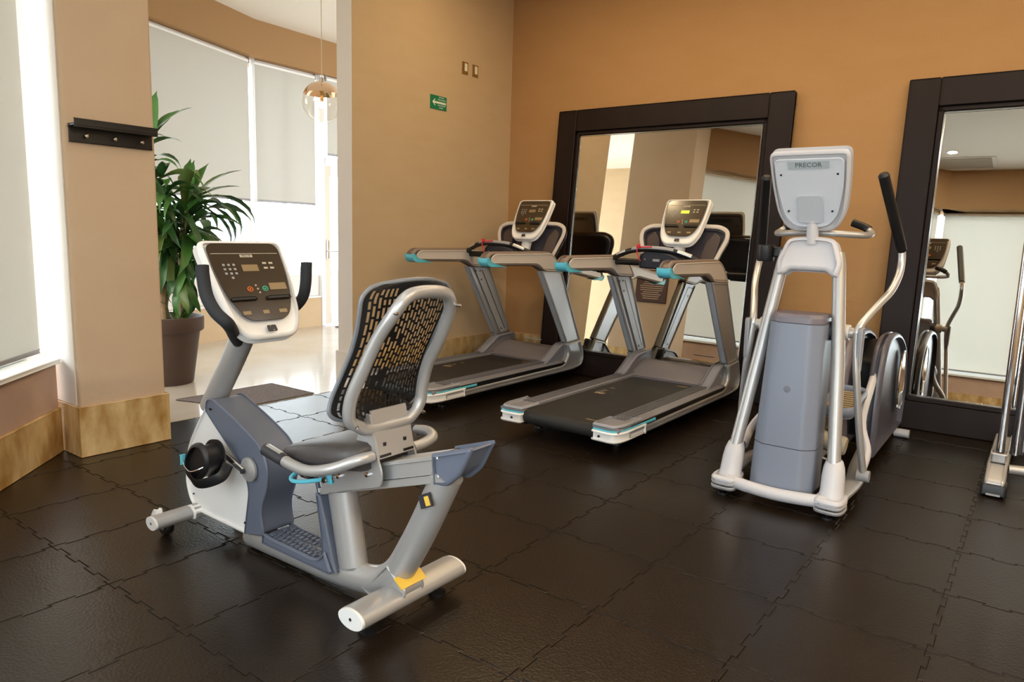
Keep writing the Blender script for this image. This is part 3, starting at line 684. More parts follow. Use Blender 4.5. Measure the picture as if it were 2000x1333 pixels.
        B().tube(smooth_path(pts, 6), 1, 8, flat=(.022, .003), up=(0, 1, 0)).done('pedal_strap', blk_m, pd)
        B().tube(smooth_path([(cx-.085, py1+s_*.003, cz-.01), (cx-.05, py1+s_*.010, cz-.035), (cx+.02, py1+s_*.012, cz-.03), (cx+.07, py0, cz+.02)], 6), .0022, 6).done('pedal_wire', chr_m, pd)
        B().box(cx-.094, cx-.084, min(py1-.012, py1+.004), max(py1-.004, py1+.012), cz-.03, cz+.012, .002).done('strap_buckle', cyan_m, pd)
    # inclined seat rail
    sl = math.atan2(.185, .585); ca, sa = math.cos(sl), math.sin(sl)
    def rail(u, v): return (-2.08+u*ca-v*sa, .358+u*sa+v*ca)      # u along, v up
    rl = B().prism([rail(0, 0), (rail(.63, 0)), rail(.63, .026), rail(0, .026)], 1.632, 1.752, 'y', .002, 1).done('rail_flange', alu_m, t)
    B().prism([rail(.0, .026), rail(.63, .026), rail(.63, .075), rail(.0, .075)], 1.645, 1.739, 'y', .002, 1).done('seat_rail', alu_m, t)
    B().prism([rail(.0, .075), rail(.64, .075), rail(.64, .088), rail(.0, .088)], 1.636, 1.748, 'y', .002, 1).done('rail_top', alu_m, t)
    B().prism(ease([rail(.60, -.006), rail(.66, -.014), rail(.72, .012), rail(.795, .088), rail(.795, .098), rail(.62, .096), rail(.61, .06)], [.004, .01, .02, .006, .004, .004, .004], 3, True), 1.628, 1.758, 'y', .012, 3).done('rail_end_cap', bgry_m, t)
    B().prism([rail(-.012, -.004), rail(0, -.004), rail(0, .09), rail(-.012, .09)], 1.634, 1.752, 'y', .002, 1).done('rail_front_plate', bgry_m, t)
    # seat carriage bracket
    car = B().prism(ease([(-2.03, .385), (-1.72, .485), (-1.715, .53), (-1.745, .60), (-1.775, .725), (-1.815, .725), (-1.845, .60), (-1.90, .545), (-2.03, .49)], [.01, .015, .02, .02, .006, .006, .05, .05, .01], 4, True), 1.604, 1.612, 'y').done('carriage_plate', sil_m, t)
    B().prism(ease([(-2.03, .385), (-1.72, .485), (-1.715, .53), (-1.745, .60), (-1.775, .725), (-1.815, .725), (-1.845, .60), (-1.90, .545), (-2.03, .49)], [.01, .015, .02, .02, .006, .006, .05, .05, .01], 4, True), 1.776, 1.784, 'y').done('carriage_plate', sil_m, t)
    bp = B().prism([(-1.785, .735), (-1.777, .735), (-1.733, .575), (-1.741, .575)], 1.612, 1.776, 'y').done('back_plate', sil_m, t)
    for y, z in ((1.645, .62), (1.74, .62)): B().box(-1.752, -1.742, y-.006, y+.006, z-.006, z+.006).done('plate_slot', blk_m, bp)
    for y0, y1 in ((1.615, 1.665), (1.725, 1.772)): B().box(-1.742, -1.732, y0, y1, .580, .588).done('plate_gap', blk_m, bp)
    for x, z in ((-1.93, .475), (-1.96, .465), (-1.78, .515)):
        B().lathe([(.001, -.012), (.008, -.011), (.009, -.004), (.009, .002), (.001, .003)], (x, 1.604, z), 'y', 10).done('bolt', chr_m, car)
    # cushion
    rings = []
    for k in range(11):
        u = k/10; x = -2.165+.38*u; wd = .12+.07*math.sin(math.pi*min(1, .12+u*.75))**.7
        zt = .555+.075*u+.02*math.sin(u*3); zb = .475+.05*u
        rg = []
        for j in range(20):
            a = 2*math.pi*j/20; c_, s_ = math.cos(a), math.sin(a)
            yy = 1.69+wd*(abs(c_)**.6)*(1 if c_ > 0 else -1)
            dip = .014*(1-min(1, abs(yy-1.69)/wd)) if s_ > 0 else 0
            zz = (zt if s_ > 0 else zb)
            mid = (zt+zb)/2; zz = mid+(zz-mid)*abs(s_)**.55-dip*.6
            rg.append((x, yy, zz))
        rings.append(rg)
    for k, f in ((0, .72), (-1, .80)):
        c0 = Vector((sum(p[0] for p in rings[k])/20, sum(p[1] for p in rings[k])/20, sum(p[2] for p in rings[k])/20))
        ext = [tuple(c0+(Vector(p)-c0)*f+Vector((-.03 if k == 0 else .02, 0, 0))) for p in rings[k]]
        if k == 0: rings.insert(0, ext)
        else: rings.append(ext)
    B().ring_loft(rings).done('seat_cushion', seat_m, t, 60)
    B().box(-2.15, -1.84, 1.63, 1.75, .435, .52, .01).done('seat_pan', drk_m, t)
    # backrest: slotted shell and silver loop
    cyb = 1.672
    ctr = smooth_path([(-1.800, 0, .700), (-1.795, 0, .78), (-1.755, 0, .88), (-1.705, 0, .98), (-1.662, 0, 1.085), (-1.634, 0, 1.188)], 12)
    nr = 60; ncol = 45
    def at(u, v):      # u -1..1, v 0..1
        f = v*(len(ctr)-1); i = min(int(f), len(ctr)-2); p = ctr[i].lerp(ctr[i+1], f-i)
        hw = .195+.012*math.cos(v*6)
        e = min(v, 1-v)/.13
        if e < 1: hw *= .60+.40*math.sqrt(max(0, 1-(1-e)**2))
        return Vector((p.x-.028*u*u+.010, cyb+u*hw, p.z-.012*u*u*(v*2-1)))
    b = B(); rq = random.Random(3); keep = {}
    gv = [[None]*(ncol+1) for _ in range(nr+1)]
    for j in range(nr+1):
        for i in range(ncol+1): gv[j][i] = b.bm.verts.new(at(i/ncol*2-1, j/nr))
    cols = {}
    for i in range(ncol):
        st_, run = [], 0
        j = rq.choice((3, 4, 5))
        if i % 2 == 1 and 2 < i < ncol-3:
            while j < nr-3:
                ln = rq.choice((2, 3, 3, 4)); skip = (abs(i-(15+((j*7)//17) % 5)) < 3 and j % 17 < 6)
                for q in range(ln):
                    if j+q < nr-3 and not skip and not (8 < i < 13 and 20 < j < 44 and (j//8) % 2): st_.append(j+q)
                j += ln+1
        cols[i] = set(st_)
    for j in range(nr):
        for i in range(ncol):
            if j in cols[i]: continue
            b.bm.faces.new((gv[j][i], gv[j][i+1], gv[j+1][i+1], gv[j+1][i]))
    r_ = bmesh.ops.solidify(b.bm, geom=b.bm.faces[:], thickness=.006)
    sh2 = b.done('backrest_shell', blk_m, t, 40)
    rim = [at(-1, j/nr) for j in range(nr+1)]+[at(i/ncol*2-1, 1) for i in range(1, ncol)]+[at(1, 1-j/nr) for j in range(nr+1)]+[at(1-i/ncol*2, 0) for i in range(1, ncol)]
    B().tube(rim, .007, 8, True).done('backrest_rim', mat('rim_grey', (120, 124, 130), .4), sh2)
    lp = [(-1.775, 1.555, .695), (-1.772, 1.515, .725), (-1.755, 1.508, .80), (-1.708, 1.518, .90), (-1.655, 1.530, 1.005), (-1.600, 1.545, 1.085), (-1.578, 1.575, 1.135), (-1.575, 1.63, 1.150), (-1.575, 1.72, 1.148), (-1.580, 1.775, 1.128), (-1.605, 1.805, 1.07), (-1.66, 1.815, .965), (-1.715, 1.822, .88), (-1.745, 1.828, .80), (-1.755, 1.826, .735), (-1.765, 1.795, .690), (-1.772, 1.75, .675), (-1.778, 1.60, .675)]
    B().tube(smooth_path(lp+[lp[0]], 5)[:-1], .0215, 14, True).done('backrest_frame', sil_m, t)
    for p in ((-1.598, 1.535, 1.09), (-1.775, 1.53, .70), (-1.575, 1.80, 1.10), (-1.76, 1.83, .70)):
        B().lathe([(.0005, .0245), (.006, .0235), (.006, .0)], p, 'x', 10).done('bolt', chr_m, t)
    for y in (1.56, 1.79): B().tube([(-1.815, y, .73), (-1.77, y, .71)], .016, 10).done('rubber_bumper', blk_m, t)
    # seat side handles
    B().tube(smooth_path([(-1.755, 1.60, .585), (-1.765, 1.55, .583), (-1.84, 1.50, .548), (-1.93, 1.478, .525), (-2.01, 1.475, .525), (-2.07, 1.475, .533)], 6), .0195, 14).done('side_handle', sil_m, t)
    g = B().tube([(-2.065, 1.475, .532), (-2.10, 1.475, .538), (-2.175, 1.475, .551), (-2.182, 1.475, .552)], [.0225, .0235, .0235, .015], 14).done('side_grip', drk_m, t)
    B().tube([(-2.085, 1.475, .5395), (-2.165, 1.475, .5535)], 1, 10, flat=(.0215, .017), up=(0, 0, 1)).done('pulse_sensor', alu_m, g)
    B().tube(smooth_path([(-1.755, 1.79, .575), (-1.75, 1.84, .578), (-1.755, 1.895, .59), (-1.80, 1.915, .600), (-1.87, 1.915, .592)], 6), .0195, 14).done('side_handle', sil_m, t)
    g = B().tube([(-1.86, 1.915, .592), (-1.90, 1.915, .588), (-1.985, 1.915, .580), (-1.992, 1.915, .579)], [.0225, .0235, .0235, .015], 14).done('side_grip', drk_m, t)
    # cyan adjustment lever
    B().tube(smooth_path([(-1.985, 1.596, .455), (-2.03, 1.590, .44), (-2.10, 1.58, .420), (-2.165, 1.58, .408), (-2.195, 1.60, .415), (-2.18, 1.65, .435), (-2.08, 1.67, .45)], 6), .008, 10).done('adjustment_lever', cyan_m, t)
    B().box(-1.992, -1.955, 1.586, 1.604, .440, .492, .004).done('lever_block', cyan_m, t)
    B().lathe([(.001, -.012), (.010, -.012), (.012, 0)], (-1.985, 1.588, .452), 'y', 12).done('lever_knob', chr_m, t)
    B().prism(ease([(-2.12, .40), (-2.05, .345), (-2.02, .345), (-2.02, .43), (-2.10, .45)], .02, 4, True), 1.66, 1.74, 'y', .008, 2).done('latch_housing', blk_m, t)
bike()

# ------------------------------------------------------------------ treadmills
def treadmill(cx, dy, label):
    t = thing('treadmill', (cx, 4.9+dy, 0), label, 'treadmill', 'treadmills facing the mirror')
    Y = lambda y: y+dy
    def P2(l): return [(a+dy, b) for a, b in l]
    bw, ow = .282, .468
    for s_ in (-1, 1):
        def bx(x0, x1): return (cx+min(s_*x0, s_*x1), cx+max(s_*x0, s_*x1))
        # lower silver side with the front elbow
        a0, a1 = bx(.395, .462)
        side = ease(P2([(3.93, .085), (5.74, .085), (5.90, .105), (5.935, .20), (5.86, .36), (5.62, .345), (5.655, .245), (5.58, .150), (3.93, .142)]), [.01, .1, .08, .06, .004, .004, .06, .06, .01], 5, True)
        B().prism(side, a0, a1, 'x', .018, 4).done('side_frame', sil_m, t, 45)
        # upright
        a0, a1 = bx(.385, .452)
        up = P2([(5.62, .345), (5.86, .36), (5.495, 1.02), (5.17, 1.03)])
        u_ = B().prism(up, a0, a1, 'x', .012, 3).done('upright', sil_m, t, 45)
        i0, i1 = bx(.3835, .386)
        B().prism(P2([(5.685, .36), (5.79, .365), (5.43, 1.015), (5.25, 1.02)]), i0, i1, 'x').done('inner_plate', mat('plate_silver', (172, 171, 172), .42, metal=.2), u_)
        g0, g1 = bx(.3825, .3836)
        B().prism(P2([(5.745, .40), (5.755, .40), (5.375, .99), (5.362, .99)]), g0, g1, 'x').done('plate_groove', drk_m, u_)
        for yy, zz in ((5.275, .985), (5.335, .985), (5.36, .90), (5.69, .40)):
            B().lathe([(.0005, 0), (.008, 0), (.008, .003)], (cx+s_*.3822, Y(yy), zz), 'x', 10).done('screw_hole', blk_m, u_)
        k0, k1 = bx(.40, .44)
        B().prism(P2([(5.605, .36), (5.63, .36), (5.19, 1.03), (5.155, 1.03)]), k0, k1, 'x', .004, 2).done('rear_strip', mat('pale_blue_grey', (160, 166, 176), .4), u_)
        # handrail: dark core with pale faces and cyan tip
        arm = ease(P2([(4.405, 1.115), (4.43, 1.085), (5.10, 1.075), (5.20, 1.03), (5.50, 1.015), (5.43, 1.115), (5.33, 1.192), (5.20, 1.200), (4.46, 1.198), (4.41, 1.165)]), [.02, .02, .05, .03, .01, .06, .06, .05, .04, .03], 5, True)
        a0, a1 = bx(.362, .448)
        hr = B().prism(arm, a0, a1, 'x', .020, 4).done('handrail', mat('taupe_plastic', (128, 112, 102), .45), t, 45)
        pan = ease(P2([(4.455, 1.105), (5.11, 1.095), (5.22, 1.03), (5.50, 1.018), (5.42, 1.11), (5.32, 1.182), (4.50, 1.180), (4.455, 1.15)]), [.03, .05, .03, .01, .06, .06, .03, .02], 5, True)
        for q0, q1 in ((.440, .4525), (.3575, .372)):
            a0, a1 = bx(q0, q1); B().prism(pan, a0, a1, 'x', .006, 3).done('rail_face', warmg_m, hr, 45)
        tip = ease(P2([(4.397, 1.150), (4.399, 1.105), (4.44, 1.076), (4.64, 1.074), (4.54, 1.096), (4.46, 1.120), (4.43, 1.150)]), [.004, .025, .03, .003, .04, .03, .006], 4, True)
        a0, a1 = bx(.356, .454); B().prism(tip, a0, a1, 'x', .005, 3).done('cyan_tip', cyan_m, hr, 45)
        # deck rail
        x0, x1 = s_*bw, s_*.405
        sec = [(cx+s_*bw, .15), (cx+s_*bw, .192), (cx+s_*.30, .198), (cx+s_*.40, .196), (cx+s_*.452, .180), (cx+s_*.458, .168), (cx+s_*.452, .15)]
        B().prism(sec, Y(3.80), Y(5.56), 'y', .004, 1).done('deck_rail', mat('rail_grey', (128, 126, 130), .5), t, 30)
        for q in range(5):
            a0, a1 = bx(.305+q*.020, .315+q*.020)
            B().box(a0, a1, Y(3.98), Y(5.50), .194, .2005, .001).done('grip_rib', mat('rib_grey', (112, 110, 114), .6), t)
        a0, a1 = bx(.40, .4595); B().box(a0, a1, Y(3.95), Y(5.60), .132, .176, .004).done('dark_stripe', blk_m, t)
        a0, a1 = bx(bw-.004, .40); B().box(a0, a1, Y(3.86), Y(5.6), .07, .16).done('deck_beam', blk_m, t)
        # white rear end cap
        cap = ease([(cx+s_*.270, Y(3.775)), (cx+s_*.44, Y(3.765)), (cx+s_*.470, Y(3.86)), (cx+s_*.470, Y(4.16)), (cx+s_*.270, Y(4.02))], [.02, .07, .06, .01, .01], 5, True)
        ec = B().prism(cap, .088, .158, 'z', .012, 3).done('end_cap', wht_m, t, 45)
        acc = ease([(cx+s_*.275, Y(3.783)), (cx+s_*.435, Y(3.772)), (cx+s_*.465, Y(3.865)), (cx+s_*.466, Y(4.30)), (cx+s_*.275, Y(4.02))], [.02, .07, .06, .01, .01], 5, True)
        B().prism(acc, .150, .168, 'z', .004, 2).done('cyan_stripe', cyan_m, ec, 45)
        top = ease([(cx+s_*.268, Y(3.79)), (cx+s_*.43, Y(3.78)), (cx+s_*.460, Y(3.87)), (cx+s_*.458, Y(4.12)), (cx+s_*.268, Y(4.0))], [.02, .07, .06, .01, .01], 5, True)
        B().prism(top, .164, .199, 'z', .014, 4).done('cap_top', mid_m, ec, 45)
        B().lathe([(.0005, -.001), (.008, -.001), (.008, .004)], (cx+s_*.335, Y(3.7655), .125), 'y', 12).done('screw_hole', blk_m, ec)
        B().lathe([(.001, 0), (.030, 0), (.030, .016), (.010, .022), (.010, .09), (.001, .09)], (cx+s_*.31, Y(4.06), 0), 'z', 16).done('leveling_foot', blk_m, t)
        B().lathe([(.001, -.02), (.035, -.02), (.035, .02), (.001, .02)], (cx+s_*.30, Y(5.75), .035), 'x', 16).done('transport_wheel', blk_m, t)
    # belt and rollers
    pr = [(Y(5.50), .178)]+[(Y(3.86)+.048*math.cos(a), .130+.048*math.sin(a)) for a in [R(90+k*15) for k in range(13)]]+[(Y(5.50), .082)]
    bt = B().prism(pr, cx-.272, cx+.272, 'x').done('running_belt', belt_m, t, 40)
    for k, (y, w_) in enumerate(((4.62, .05), (4.70, .012), (4.75, .012), (4.86, .012))):
        B().box(cx-.20, cx-.20+(.045 if k == 0 else .012)+.03, Y(y), Y(y)+w_, .1778, .1786).done('belt_mark', disp_m, bt)
    B().box(cx+.16, cx+.25, Y(5.30), Y(5.34), .1778, .1786).done('belt_mark', disp_m, bt)
    B().box(cx+.16, cx+.25, Y(3.90), Y(3.915), .1778, .1786).done('belt_mark', disp_m, bt)
    B().box(cx-.27, cx+.27, Y(3.90), Y(5.55), .10, .165).done('deck_board', blk_m, t)
    # motor hood
    hood = ease(P2([(5.36, .172), (5.36, .196), (5.42, .222), (5.56, .285), (5.68, .325), (5.80, .335), (5.88, .28), (5.90, .10), (5.40, .10)]), [.002, .008, .06, .08, .08, .06, .06, .02, .02], 5, True)
    hd = B().prism(hood, cx-.385, cx+.385, 'x', .05, 5).done('motor_hood', mat('hood_grey', (118, 112, 116), .42), t, 45)
    B().prism(ease([(cx-.10, 0), (cx+.10, 0), (cx+.095, .03), (cx-.095, .03)], .012, 3, True), 0, .004, 'z', .002, 1).xf(Matrix.Translation((0, Y(5.70), .3285)) @ Matrix.Rotation(R(8), 4, 'X')).done('hood_badge', mid_m, hd)
    for s_ in (-1, 1):
        sh = ease(P2([(5.30, .19), (5.40, .235), (5.58, .345), (5.86, .36), (5.88, .17), (5.32, .165)]), [.01, .06, .05, .02, .02, .004], 4, True)
        B().prism(sh, cx+s_*.375-.045, cx+s_*.375+.045, 'x', .014, 3).done('hood_shoulder', mat('shoulder_grey', (132, 132, 140), .42), t, 45)
    B().box(cx-.40, cx+.40, Y(5.60), Y(5.88), .06, .12, .01).done('front_crossmember', blk_m, t)
    # grip bar, control box, crossbar
    gb = smooth_path([(cx-.365, Y(5.13), 1.178), (cx-.30, Y(5.10), 1.205), (cx-.17, Y(5.07), 1.245), (cx, Y(5.05), 1.258), (cx+.17, Y(5.07), 1.245), (cx+.30, Y(5.10), 1.205), (cx+.365, Y(5.13), 1.178)], 5)
    gbo = B().tube(gb, .022, 12).done('grip_bar', blk_m, t)
    for a, b_ in ((4, 9), (21, 26)):
        B().tube([p+Vector((0, 0, .003)) for p in gb[a:b_]], .0222, 12).done('pulse_sensor', alu_m, gbo)
    B().tube([p+Vector((0, 0, .0035)) for p in gb[10:21]], .0215, 12).done('bar_cover', mid_m, gbo)
    B().tube([(cx-.37, Y(5.17), 1.150), (cx+.37, Y(5.17), 1.150)], .027, 14).done('crossbar', blk_m, t)
    cb = B().prism(ease([(cx-.10, 1.11), (cx+.22, 1.105), (cx+.22, 1.20), (cx+.12, 1.235), (cx-.06, 1.24), (cx-.10, 1.21)], .02, 4, True), Y(5.04), Y(5.16), 'y', .012, 3).done('control_box', drk_m, t, 45)
    cb.data.materials[0] = mat('navy_plastic', (34, 36, 48), .4)
    B().box(cx+.015, cx+.075, Y(5.037), Y(5.042), 1.165, 1.185, .002).done('box_badge', mid_m, cb)
    for x in (-.05, .14): B().lathe([(.0005, -.003), (.006, -.003), (.006, .004)], (cx+x, Y(5.042), 1.18), 'y', 10).done('screw_hole', mid_m, cb)
    # red safety cord
    sc = B().tube(smooth_path([(cx-.09, Y(5.045), 1.275), (cx-.115, Y(5.03), 1.25), (cx-.10, Y(5.025), 1.20), (cx-.08, Y(5.03), 1.165)], 6), .004, 6).done('safety_cord', red_m, t)
    B().tube(smooth_path([(cx-.10, Y(5.04), 1.272), (cx-.05, Y(5.02), 1.272), (cx+.01, Y(5.025), 1.277)], 5), .005, 6).done('cord_loop', red_m, sc)
    B().box(cx-.125, cx-.088, Y(5.02), Y(5.05), 1.262, 1.292, .006).done('cord_clip', red_m, sc)
    # display pod (tray behind the console) and neck
    for_top = [(cx-.30, 1.150), (cx-.375, 1.36), (cx-.37, 1.425), (cx-.30, 1.462), (cx, 1.470), (cx+.30, 1.462), (cx+.37, 1.425), (cx+.375, 1.36), (cx+.30, 1.150)]
    Mp = Matrix.Translation((0, Y(5.535), 1.15)) @ Matrix.Rotation(R(-18), 4, 'X') @ Matrix.Translation((0, 0, -1.15))
    o1 = ease(for_top, [.02, .06, .05, .06, .1, .06, .05, .06, .02], 5, True)
    pod = B().prism(o1, .012, .085, 'y', .03, 4).xf(Mp).done('display_pod', mat('pod_plum', (62, 57, 66), .35), t, 45)
    rim = [Vector((p.x, .006, p.y)) for p in ease([for_top[0]]+for_top[1:-1]+[for_top[-1]], .05, 5)]
    B().tube(rim, 1, 8, flat=(.010, .018), up=(0, 1, 0)).xf(Mp).done('pod_rim', warmg_m, pod)
    for s_ in (-1, 1):
        B().prism(ease([(cx+s_*.17, 1.175), (cx+s_*.29, 1.175), (cx+s_*.325, 1.37), (cx+s_*.26, 1.42), (cx+s_*.20, 1.34)], .03, 4, True), .004, .02, 'y', .006, 2).xf(Mp).done('cup_pocket', mat('pocket_brown', (78, 66, 62), .3), pod)
    B().tube(smooth_path([(cx, Y(5.52), 1.17), (cx, Y(5.545), 1.24), (cx, Y(5.585), 1.32)], 4), .05, 16, flat=(.042, .05)).done('console_neck', wht_m, t)
    build_console(t, (cx, Y(5.695), 1.672), (cx, Y(5.475), 1.300), .395, (0, -1, .5), lit=(cx > -3), back=True)
    # back of console seen in the mirror
    return t
treadmill(-2.44, 0, 'treadmill beside the elliptical, its whole running belt in view')
treadmill(-3.97, -.005, 'treadmill in the room corner, partly behind the bike backrest')

# ------------------------------------------------------------------ elliptical trainer
def elliptical():
    cx = -1.0
    t = thing('elliptical_trainer', (cx, 4.6, 0), 'silver and blue-grey elliptical trainer seen from its front', 'elliptical')
    # front base tube and boots
    B().tube(smooth_path([(cx-.25, 3.665, .075), (cx-.12, 3.635, .072), (cx, 3.625, .070), (cx+.12, 3.635, .072), (cx+.25, 3.665, .075)], 6), .032, 16).done('front_tube', ell_m, t)
    for s_ in (-1, 1):
        bx = cx+s_*.262
        pad = ease([(bx-.062, 3.60), (bx+.062, 3.595), (bx+.075, 3.68), (bx+.060, 3.80), (bx-.060, 3.80), (bx-.075, 3.68)], .05, 5, True)
        bo = B().prism(pad, .055, .105, 'z', .018, 4).done('foot_casting', ell_m, t, 50)
        B().prism([(p.x, p.y) for p in pad], .034, .052, 'z', .006, 2).done('foot_sole', mid_m, bo, 50)
        rings = []
        for z, r_, f in ((.085, .062, 0), (.12, .056, .0), (.19, .055, .25), (.235, .050, .5), (.265, .040, .8), (.272, .035, .85)):
            c = Vector((bx-s_*.012*z/.27, 3.695+.06*z/.27, z))
            rings.append([c+Vector((r_*math.cos(2*math.pi*k/20), r_*math.sin(2*math.pi*k/20), 0)) for k in range(20)])
        B().ring_loft(rings).done('boot', ell_m, bo, 50)
        B().tube([(bx-s_*.010, 3.735, .22), (bx-s_*.065, 3.86, .75), (cx+s_*.140, 3.945, 1.24), (cx+s_*.128, 3.955, 1.29)], .0325, 18).done('upright_tube', sil_m, t)
        for y in (3.64, 3.76): B().lathe([(.001, 0), (.026, 0), (.026, .012), (.009, .018), (.009, .05), (.001, .05)], (bx, y, 0), 'z', 14).done('leveling_foot', blk_m, t)
        # long base rail
        rp = smooth_path([(bx+s_*.02, 3.76, .085), (bx+s_*.03, 4.05, .085), (bx-s_*.01, 4.35, .080), (bx-s_*.05, 4.75, .075)], 5)
        B().tube(rp, 1, 14, flat=(.030, .045), up=(0, 0, 1)).done('base_rail', sil_m, t)
    # tower shroud
    def ring(z, hw, y0, y1, ch):
        return [(cx-hw+ch, y0, z), (cx+hw-ch, y0, z), (cx+hw, y0+ch, z), (cx+hw, y1, z), (cx-hw, y1, z), (cx-hw, y0+ch, z)]
    def sring(z, hw, y0, y1, ch): return [Vector((p.x, p.y, z)) for p in ease([(a, b) for a, b, _ in ring(z, hw, y0, y1, ch)], .018, 3, True)]
    B().ring_loft([sring(.062, .150, 3.690, 3.90, .05), sring(.075, .160, 3.678, 3.91, .055), sring(.298, .156, 3.695, 3.93, .055)]).done('lower_shroud', gry_m, t, 30)
    up_ = B().ring_loft([sring(.302, .156, 3.695, 3.93, .055), sring(.935, .134, 3.735, 3.98, .055)]).done('tower_shroud', gry_m, t, 30)
    B().ring_loft([sring(.938, .134, 3.735, 3.98, .055), sring(.965, .132, 3.738, 3.978, .055), sring(.982, .118, 3.752, 3.965, .05)]).done('tower_cap', mat('cap_grey', (112, 106, 116), .4), t, 30)
    B().lathe([(.0005, -.002), (.016, -.0015), (.018, .002)], (cx+.0, 3.713, .60), 'y', 18).done('round_emblem', mat('emblem_grey', (112, 116, 128), .35), up_)
    # yoke joining the tubes, neck, console
    yk = ease([(cx-.150, 1.165), (cx-.165, 1.235), (cx-.120, 1.360), (cx-.06, 1.372), (cx+.06, 1.372), (cx+.120, 1.360), (cx+.165, 1.235), (cx+.150, 1.165), (cx+.115, 1.172), (cx+.09, 1.195), (cx-.09, 1.195), (cx-.115, 1.172)], [.008, .03, .04, .05, .05, .04, .03, .008, .01, .03, .03, .01], 5, True)
    My = Matrix.Translation((0, 3.925, 1.2)) @ Matrix.Rotation(R(-10), 4, 'X') @ Matrix.Translation((0, -3.925, -1.2))
    B().prism(yk, 3.885, 3.985, 'y', .022, 4).xf(My).done('yoke', ell_m, t, 50)
    B().tube(smooth_path([(cx, 3.94, 1.34), (cx+.002, 3.925, 1.42), (cx+.006, 3.915, 1.50)], 4), .030, 16).done('console_neck', ell_m, t)
    build_console(t, (cx-.005, 3.805, 1.815), (cx-.005, 3.995, 1.430), .385, (0, 1, .5), thick=.075, back=True)
    # fixed handlebar loop
    hb = smooth_path([(cx-.13, 4.21, 1.455), (cx-.20, 4.20, 1.428), (cx-.236, 4.16, 1.398), (cx-.215, 4.08, 1.388), (cx-.10, 4.0, 1.392), (cx, 3.985, 1.395), (cx+.10, 4.0, 1.392), (cx+.215, 4.08, 1.388), (cx+.236, 4.16, 1.398), (cx+.20, 4.20, 1.428), (cx+.13, 4.21, 1.455)], 6)
    h = B().tube(hb, .017, 12).done('fixed_handlebar', sil_m, t)
    B().tube(hb[:9], .021, 12).done('handlebar_grip', blk_m, h); B().tube(hb[-9:], .021, 12).done('handlebar_grip', blk_m, h)
    # axle and housings
    B().tube([(cx-.275, 3.93, .895), (cx+.275, 3.93, .895)], .028, 14).done('lever_axle', sil_m, t)
    for s_ in (-1, 1):
        B().tube([(cx+s_*.125, 3.93, .895), (cx+s_*.165, 3.93, .895)], .050, 18).done('axle_collar', drk_m, t)
        B().tube([(cx+s_*.175, 3.93, .895), (cx+s_*.225, 3.93, .895)], .040, 18).done('axle_housing', warmg_m, t)
    # moving levers
    def lever(s_, dyt, dyb):
        hi = smooth_path([(cx+s_*.262, 3.91, .86), (cx+s_*.268, 3.93, .93), (cx+s_*.31, 4.05, 1.02), (cx+s_*.352, 4.17, 1.10), (cx+s_*.370, 4.25+dyt, 1.18), (cx+s_*.372, 4.29+dyt, 1.25), (cx+s_*.368, 4.29+dyt, 1.32)], 6)
        o = B().tube(hi, .0185, 14).done('lever_tube', alu_m, t)
        g = [(cx+s_*.368, 4.29+dyt, 1.315), (cx+s_*.360, 4.265+dyt, 1.35), (cx+s_*.289, 4.03+dyt*.3, 1.685), (cx+s_*.287, 4.025+dyt*.3, 1.695)]
        gr = B().tube(g, [.024, .0265, .0265, .018], 14, flat=None).done('lever_grip', blk_m, t)
        for k in (.25, .5, .8):
            p = Vector(g[1]).lerp(Vector(g[2]), k); B().lathe([(.0005, -.0285), (.004, -.028), (.004, -.02)], p, 'y', 8).done('grip_screw', chr_m, gr)
        lo = smooth_path([(cx+s_*.262, 3.91, .90), (cx+s_*.268, 3.905, .80), (cx+s_*.285, 3.90+dyb*.2, .66), (cx+s_*.315, 3.93+dyb*.6, .40), (cx+s_*.345, 3.99+dyb, .15)], 6)
        lo_ = B().tube(lo, 1, 12, flat=(.022, .018), up=(0, 1, 0)).done('lower_lever', sil_m, t)
        B().prism(ease([(3.885, .70), (3.935, .70), (3.945, .93), (3.875, .93)], .02, 4, True), cx+s_*.283-.012, cx+s_*.283+.012, 'x', .006, 2).done('lever_cover', mid_m, lo_)
        q = lo[-1]
        B().lathe([(.001, -.03), (.030, -.03), (.032, 0), (.030, .03), (.001, .03)], (q.x, q.y, q.z), 'x', 16).done('lever_joint', mid_m, lo_)
        # pedal arm from the joint to the rear drum
        pa = smooth_path([(q.x-s_*.02, q.y+.03, q.z), (q.x-s_*.02, q.y+.16, q.z+.09), (cx+s_*.26, 4.30+dyb*.3, .36), (cx+s_*.235, 4.62, .52), (cx+s_*.215, 4.98, .66)], 5)
        B().tube(pa, 1, 12, flat=(.028, .022), up=(0, 0, 1)).done('pedal_arm', ell_m, t)
        # pedal
        pyc, pz = 4.27+dyb*.35, .46
        po = ease([(cx+s_*.085, pyc-.19), (cx+s_*.245, pyc-.19), (cx+s_*.25, pyc+.17), (cx+s_*.08, pyc+.17)], .055, 5, True)
        Mt = Matrix.Translation((0, pyc, pz)) @ Matrix.Rotation(R(10), 4, 'X') @ Matrix.Translation((0, -pyc, 0))
        pd = B().prism(po, -.025, .012, 'z', .010, 3).xf(Mt).done('pedal', gry_m, t, 45)
        B().tube([Vector((p.x, p.y, .020)) for p in po], 1, 8, True, flat=(.026, .010), up=(0, 0, 1)).xf(Mt).done('pedal_rim', gry_m, pd)
        c = sum((Vector((p.x, p.y)) for p in po), Vector((0, 0)))/len(po)
        B().prism([c+(Vector((p.x, p.y))-c)*.90 for p in po], .012, .018, 'z', .002, 1).xf(Mt).done('pedal_pad', mat('pedal_tan', (150, 132, 104), .6), pd)
